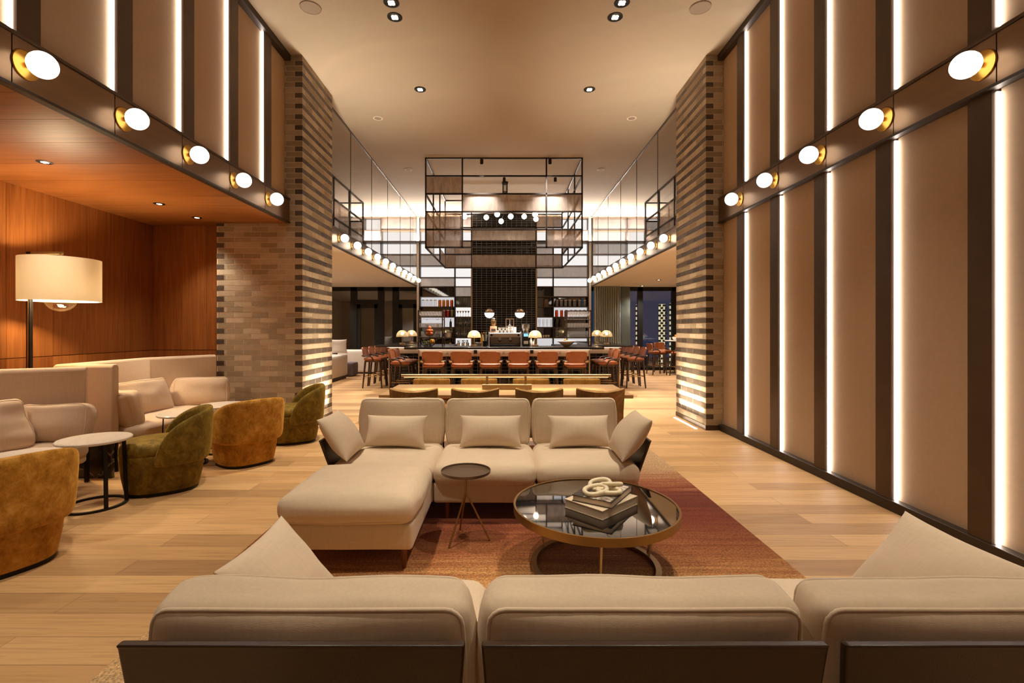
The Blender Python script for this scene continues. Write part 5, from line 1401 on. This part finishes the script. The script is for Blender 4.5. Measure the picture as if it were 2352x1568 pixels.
for k, (x, y, rz) in enumerate(((-5.42, 13.3, 80), (-5.32, 13.85, 70), (-4.85, 14.15, 30))):
    b = MB(); b.pillow(.5, .42, .18, .1, 80 + k)
    o = b.build('throw_pillow', 'white_linen', None, smooth=180, loc=(x, y, .95), rot=(R(-12), 0, R(rz)))
    tag(o, ['cream pillow on lounge sofa, nearest the brick pillar', 'cream pillow in the middle of the lounge sofa', 'cream pillow at far end of the lounge sofa'][k], 'pillow', 'pillows on the lounge sofa')

# ------------------------------------------------------------------ lighting
WARM = (1.0, .875, .69)
K = 1.0
for x, y in ((-1.38, 6.1), (1.40, 6.1), (-1.38, 7.94), (1.40, 7.94)): spot('downlight_beam', (x, y, CEIL - .06), 195 * K, 62, .7, WARM)
for x, y in ((-1.36, 5.83), (1.42, 5.83)): spot('downlight_beam', (x, y, CEIL - .06), 195 * K, 50, .7, WARM)
for x in (-1.38, 1.40):
    for y, e in ((3.6, 195), (2.0, 175), (-.2, 50)): spot('downlight_beam', (x, y, CEIL - .06), e, 62, .7, WARM)
for y in (2.9, 4.4, 5.86, 6.58): spot('soffit_beam', (-4.18, y, BB - .04), 44 * K, 95, 1.0, WARM)
for sx in (-1, 1):
    for x, y in ((4.6, 9.6), (4.6, 11.8), (4.67 if sx > 0 else 5.7, 14.55), (4.72 if sx > 0 else 6.2, 16.5)): spot('mezzanine_beam', (sx * x, y, FB - .03), 150 * K, 120, .7, (1, .89, .80))
point('shade_bulb', (sx_, sy_, 1.97), 60 * K, (1, .76, .46), .06)
for x in (-.51, 1.04): spot('added_bar_beam', (x, 10.96, CEIL - .20), 800 * K, 76, .8, (1, .94, .87), rot=(R(-12), 0, 0))  # added lamps that brighten the bar, placed at the added heads
for x in (-1.3, 0, 1.3): spot('added_bar_beam', (x, 12.30, CEIL - .20), 560 * K, 72, .8, (1, .94, .87))
def area(name, loc, sx, sy, energy, col, rot, spread=180):
    l = bpy.data.lights.new(name, 'AREA'); l.shape = 'RECTANGLE'; l.size = sx; l.size_y = sy; l.energy = energy; l.color = col; l.spread = R(spread)
    o = bpy.data.objects.new(name, l); COL.objects.link(o); o.location = loc; o.rotation_euler = rot
    return o
for sx in (-1, 1):
    area('pillar_uplight', (sx * (PXI - .1), (PY0 + PY1) / 2 - .05, .008), .02, .9, 22, (1, .86, .64), (PI, 0, 0), 60)
    area('added_ceiling_uplight', (sx * 3.15, 16.77, 4.512), 4.0, .06, 320, (1, .90, .80), (R(180 + 10), 0, 0), 170)  # added lamp below the glowing shelf line, spreads its glow over the ceiling
    a, b = sorted((sx * 1.14, sx * 5.2)); tr = MB()  # channel added as a body for the ceiling uplight
    tr.box(a, b, 16.735, 16.745, 4.478, 4.508); tr.box(a, b, 16.795, 16.87, 4.478, 4.508); tr.box(a, b, 16.735, 16.87, 4.472, 4.482)
    struct(tr.build('trim_%d' % (9 if sx < 0 else 10), 'bronze_dark'), 'slim bronze channel added to house the ceiling uplight along the glowing panels, %s half' % ('left' if sx < 0 else 'right'), 'trim')
area('table_lamp_light', (0, 5.54, .751 + .128), 2.2, .02, 2.6, (1, .76, .44), (0, 0, 0), 160)
w = bpy.data.worlds.new('night'); SC.world = w; w.use_nodes = True
bg = w.node_tree.nodes['Background']; bg.inputs[0].default_value = (.05, .12, .26, 1); bg.inputs[1].default_value = .3

# ------------------------------------------------------------------ camera and view
cd = bpy.data.cameras.new('camera'); cam = bpy.data.objects.new('camera', cd); COL.objects.link(cam)
cam.location = (0, 0, HC); cam.rotation_euler = (PI / 2, 0, 0)
cd.sensor_fit = 'HORIZONTAL'; cd.sensor_width = 36; cd.lens = 17.0
cd.shift_x = (1176 - CX) / 2352; cd.shift_y = -(784 - CY) / 2352
cd.clip_start = .05; cd.clip_end = 200
SC.camera = cam
vs = SC.view_settings; vs.view_transform = 'Standard'; vs.look = 'None'; vs.gamma = 1; vs.use_curve_mapping = False; vs.exposure = 0.86
SC.display_settings.display_device = 'sRGB'
cy = SC.cycles
cy.use_denoising = True; cy.max_bounces = 8; cy.diffuse_bounces = 4; cy.glossy_bounces = 4; cy.transmission_bounces = 4; cy.transparent_max_bounces = 16
cy.sample_clamp_indirect = 4.0; cy.caustics_reflective = False; cy.caustics_refractive = False; cy.use_light_tree = True
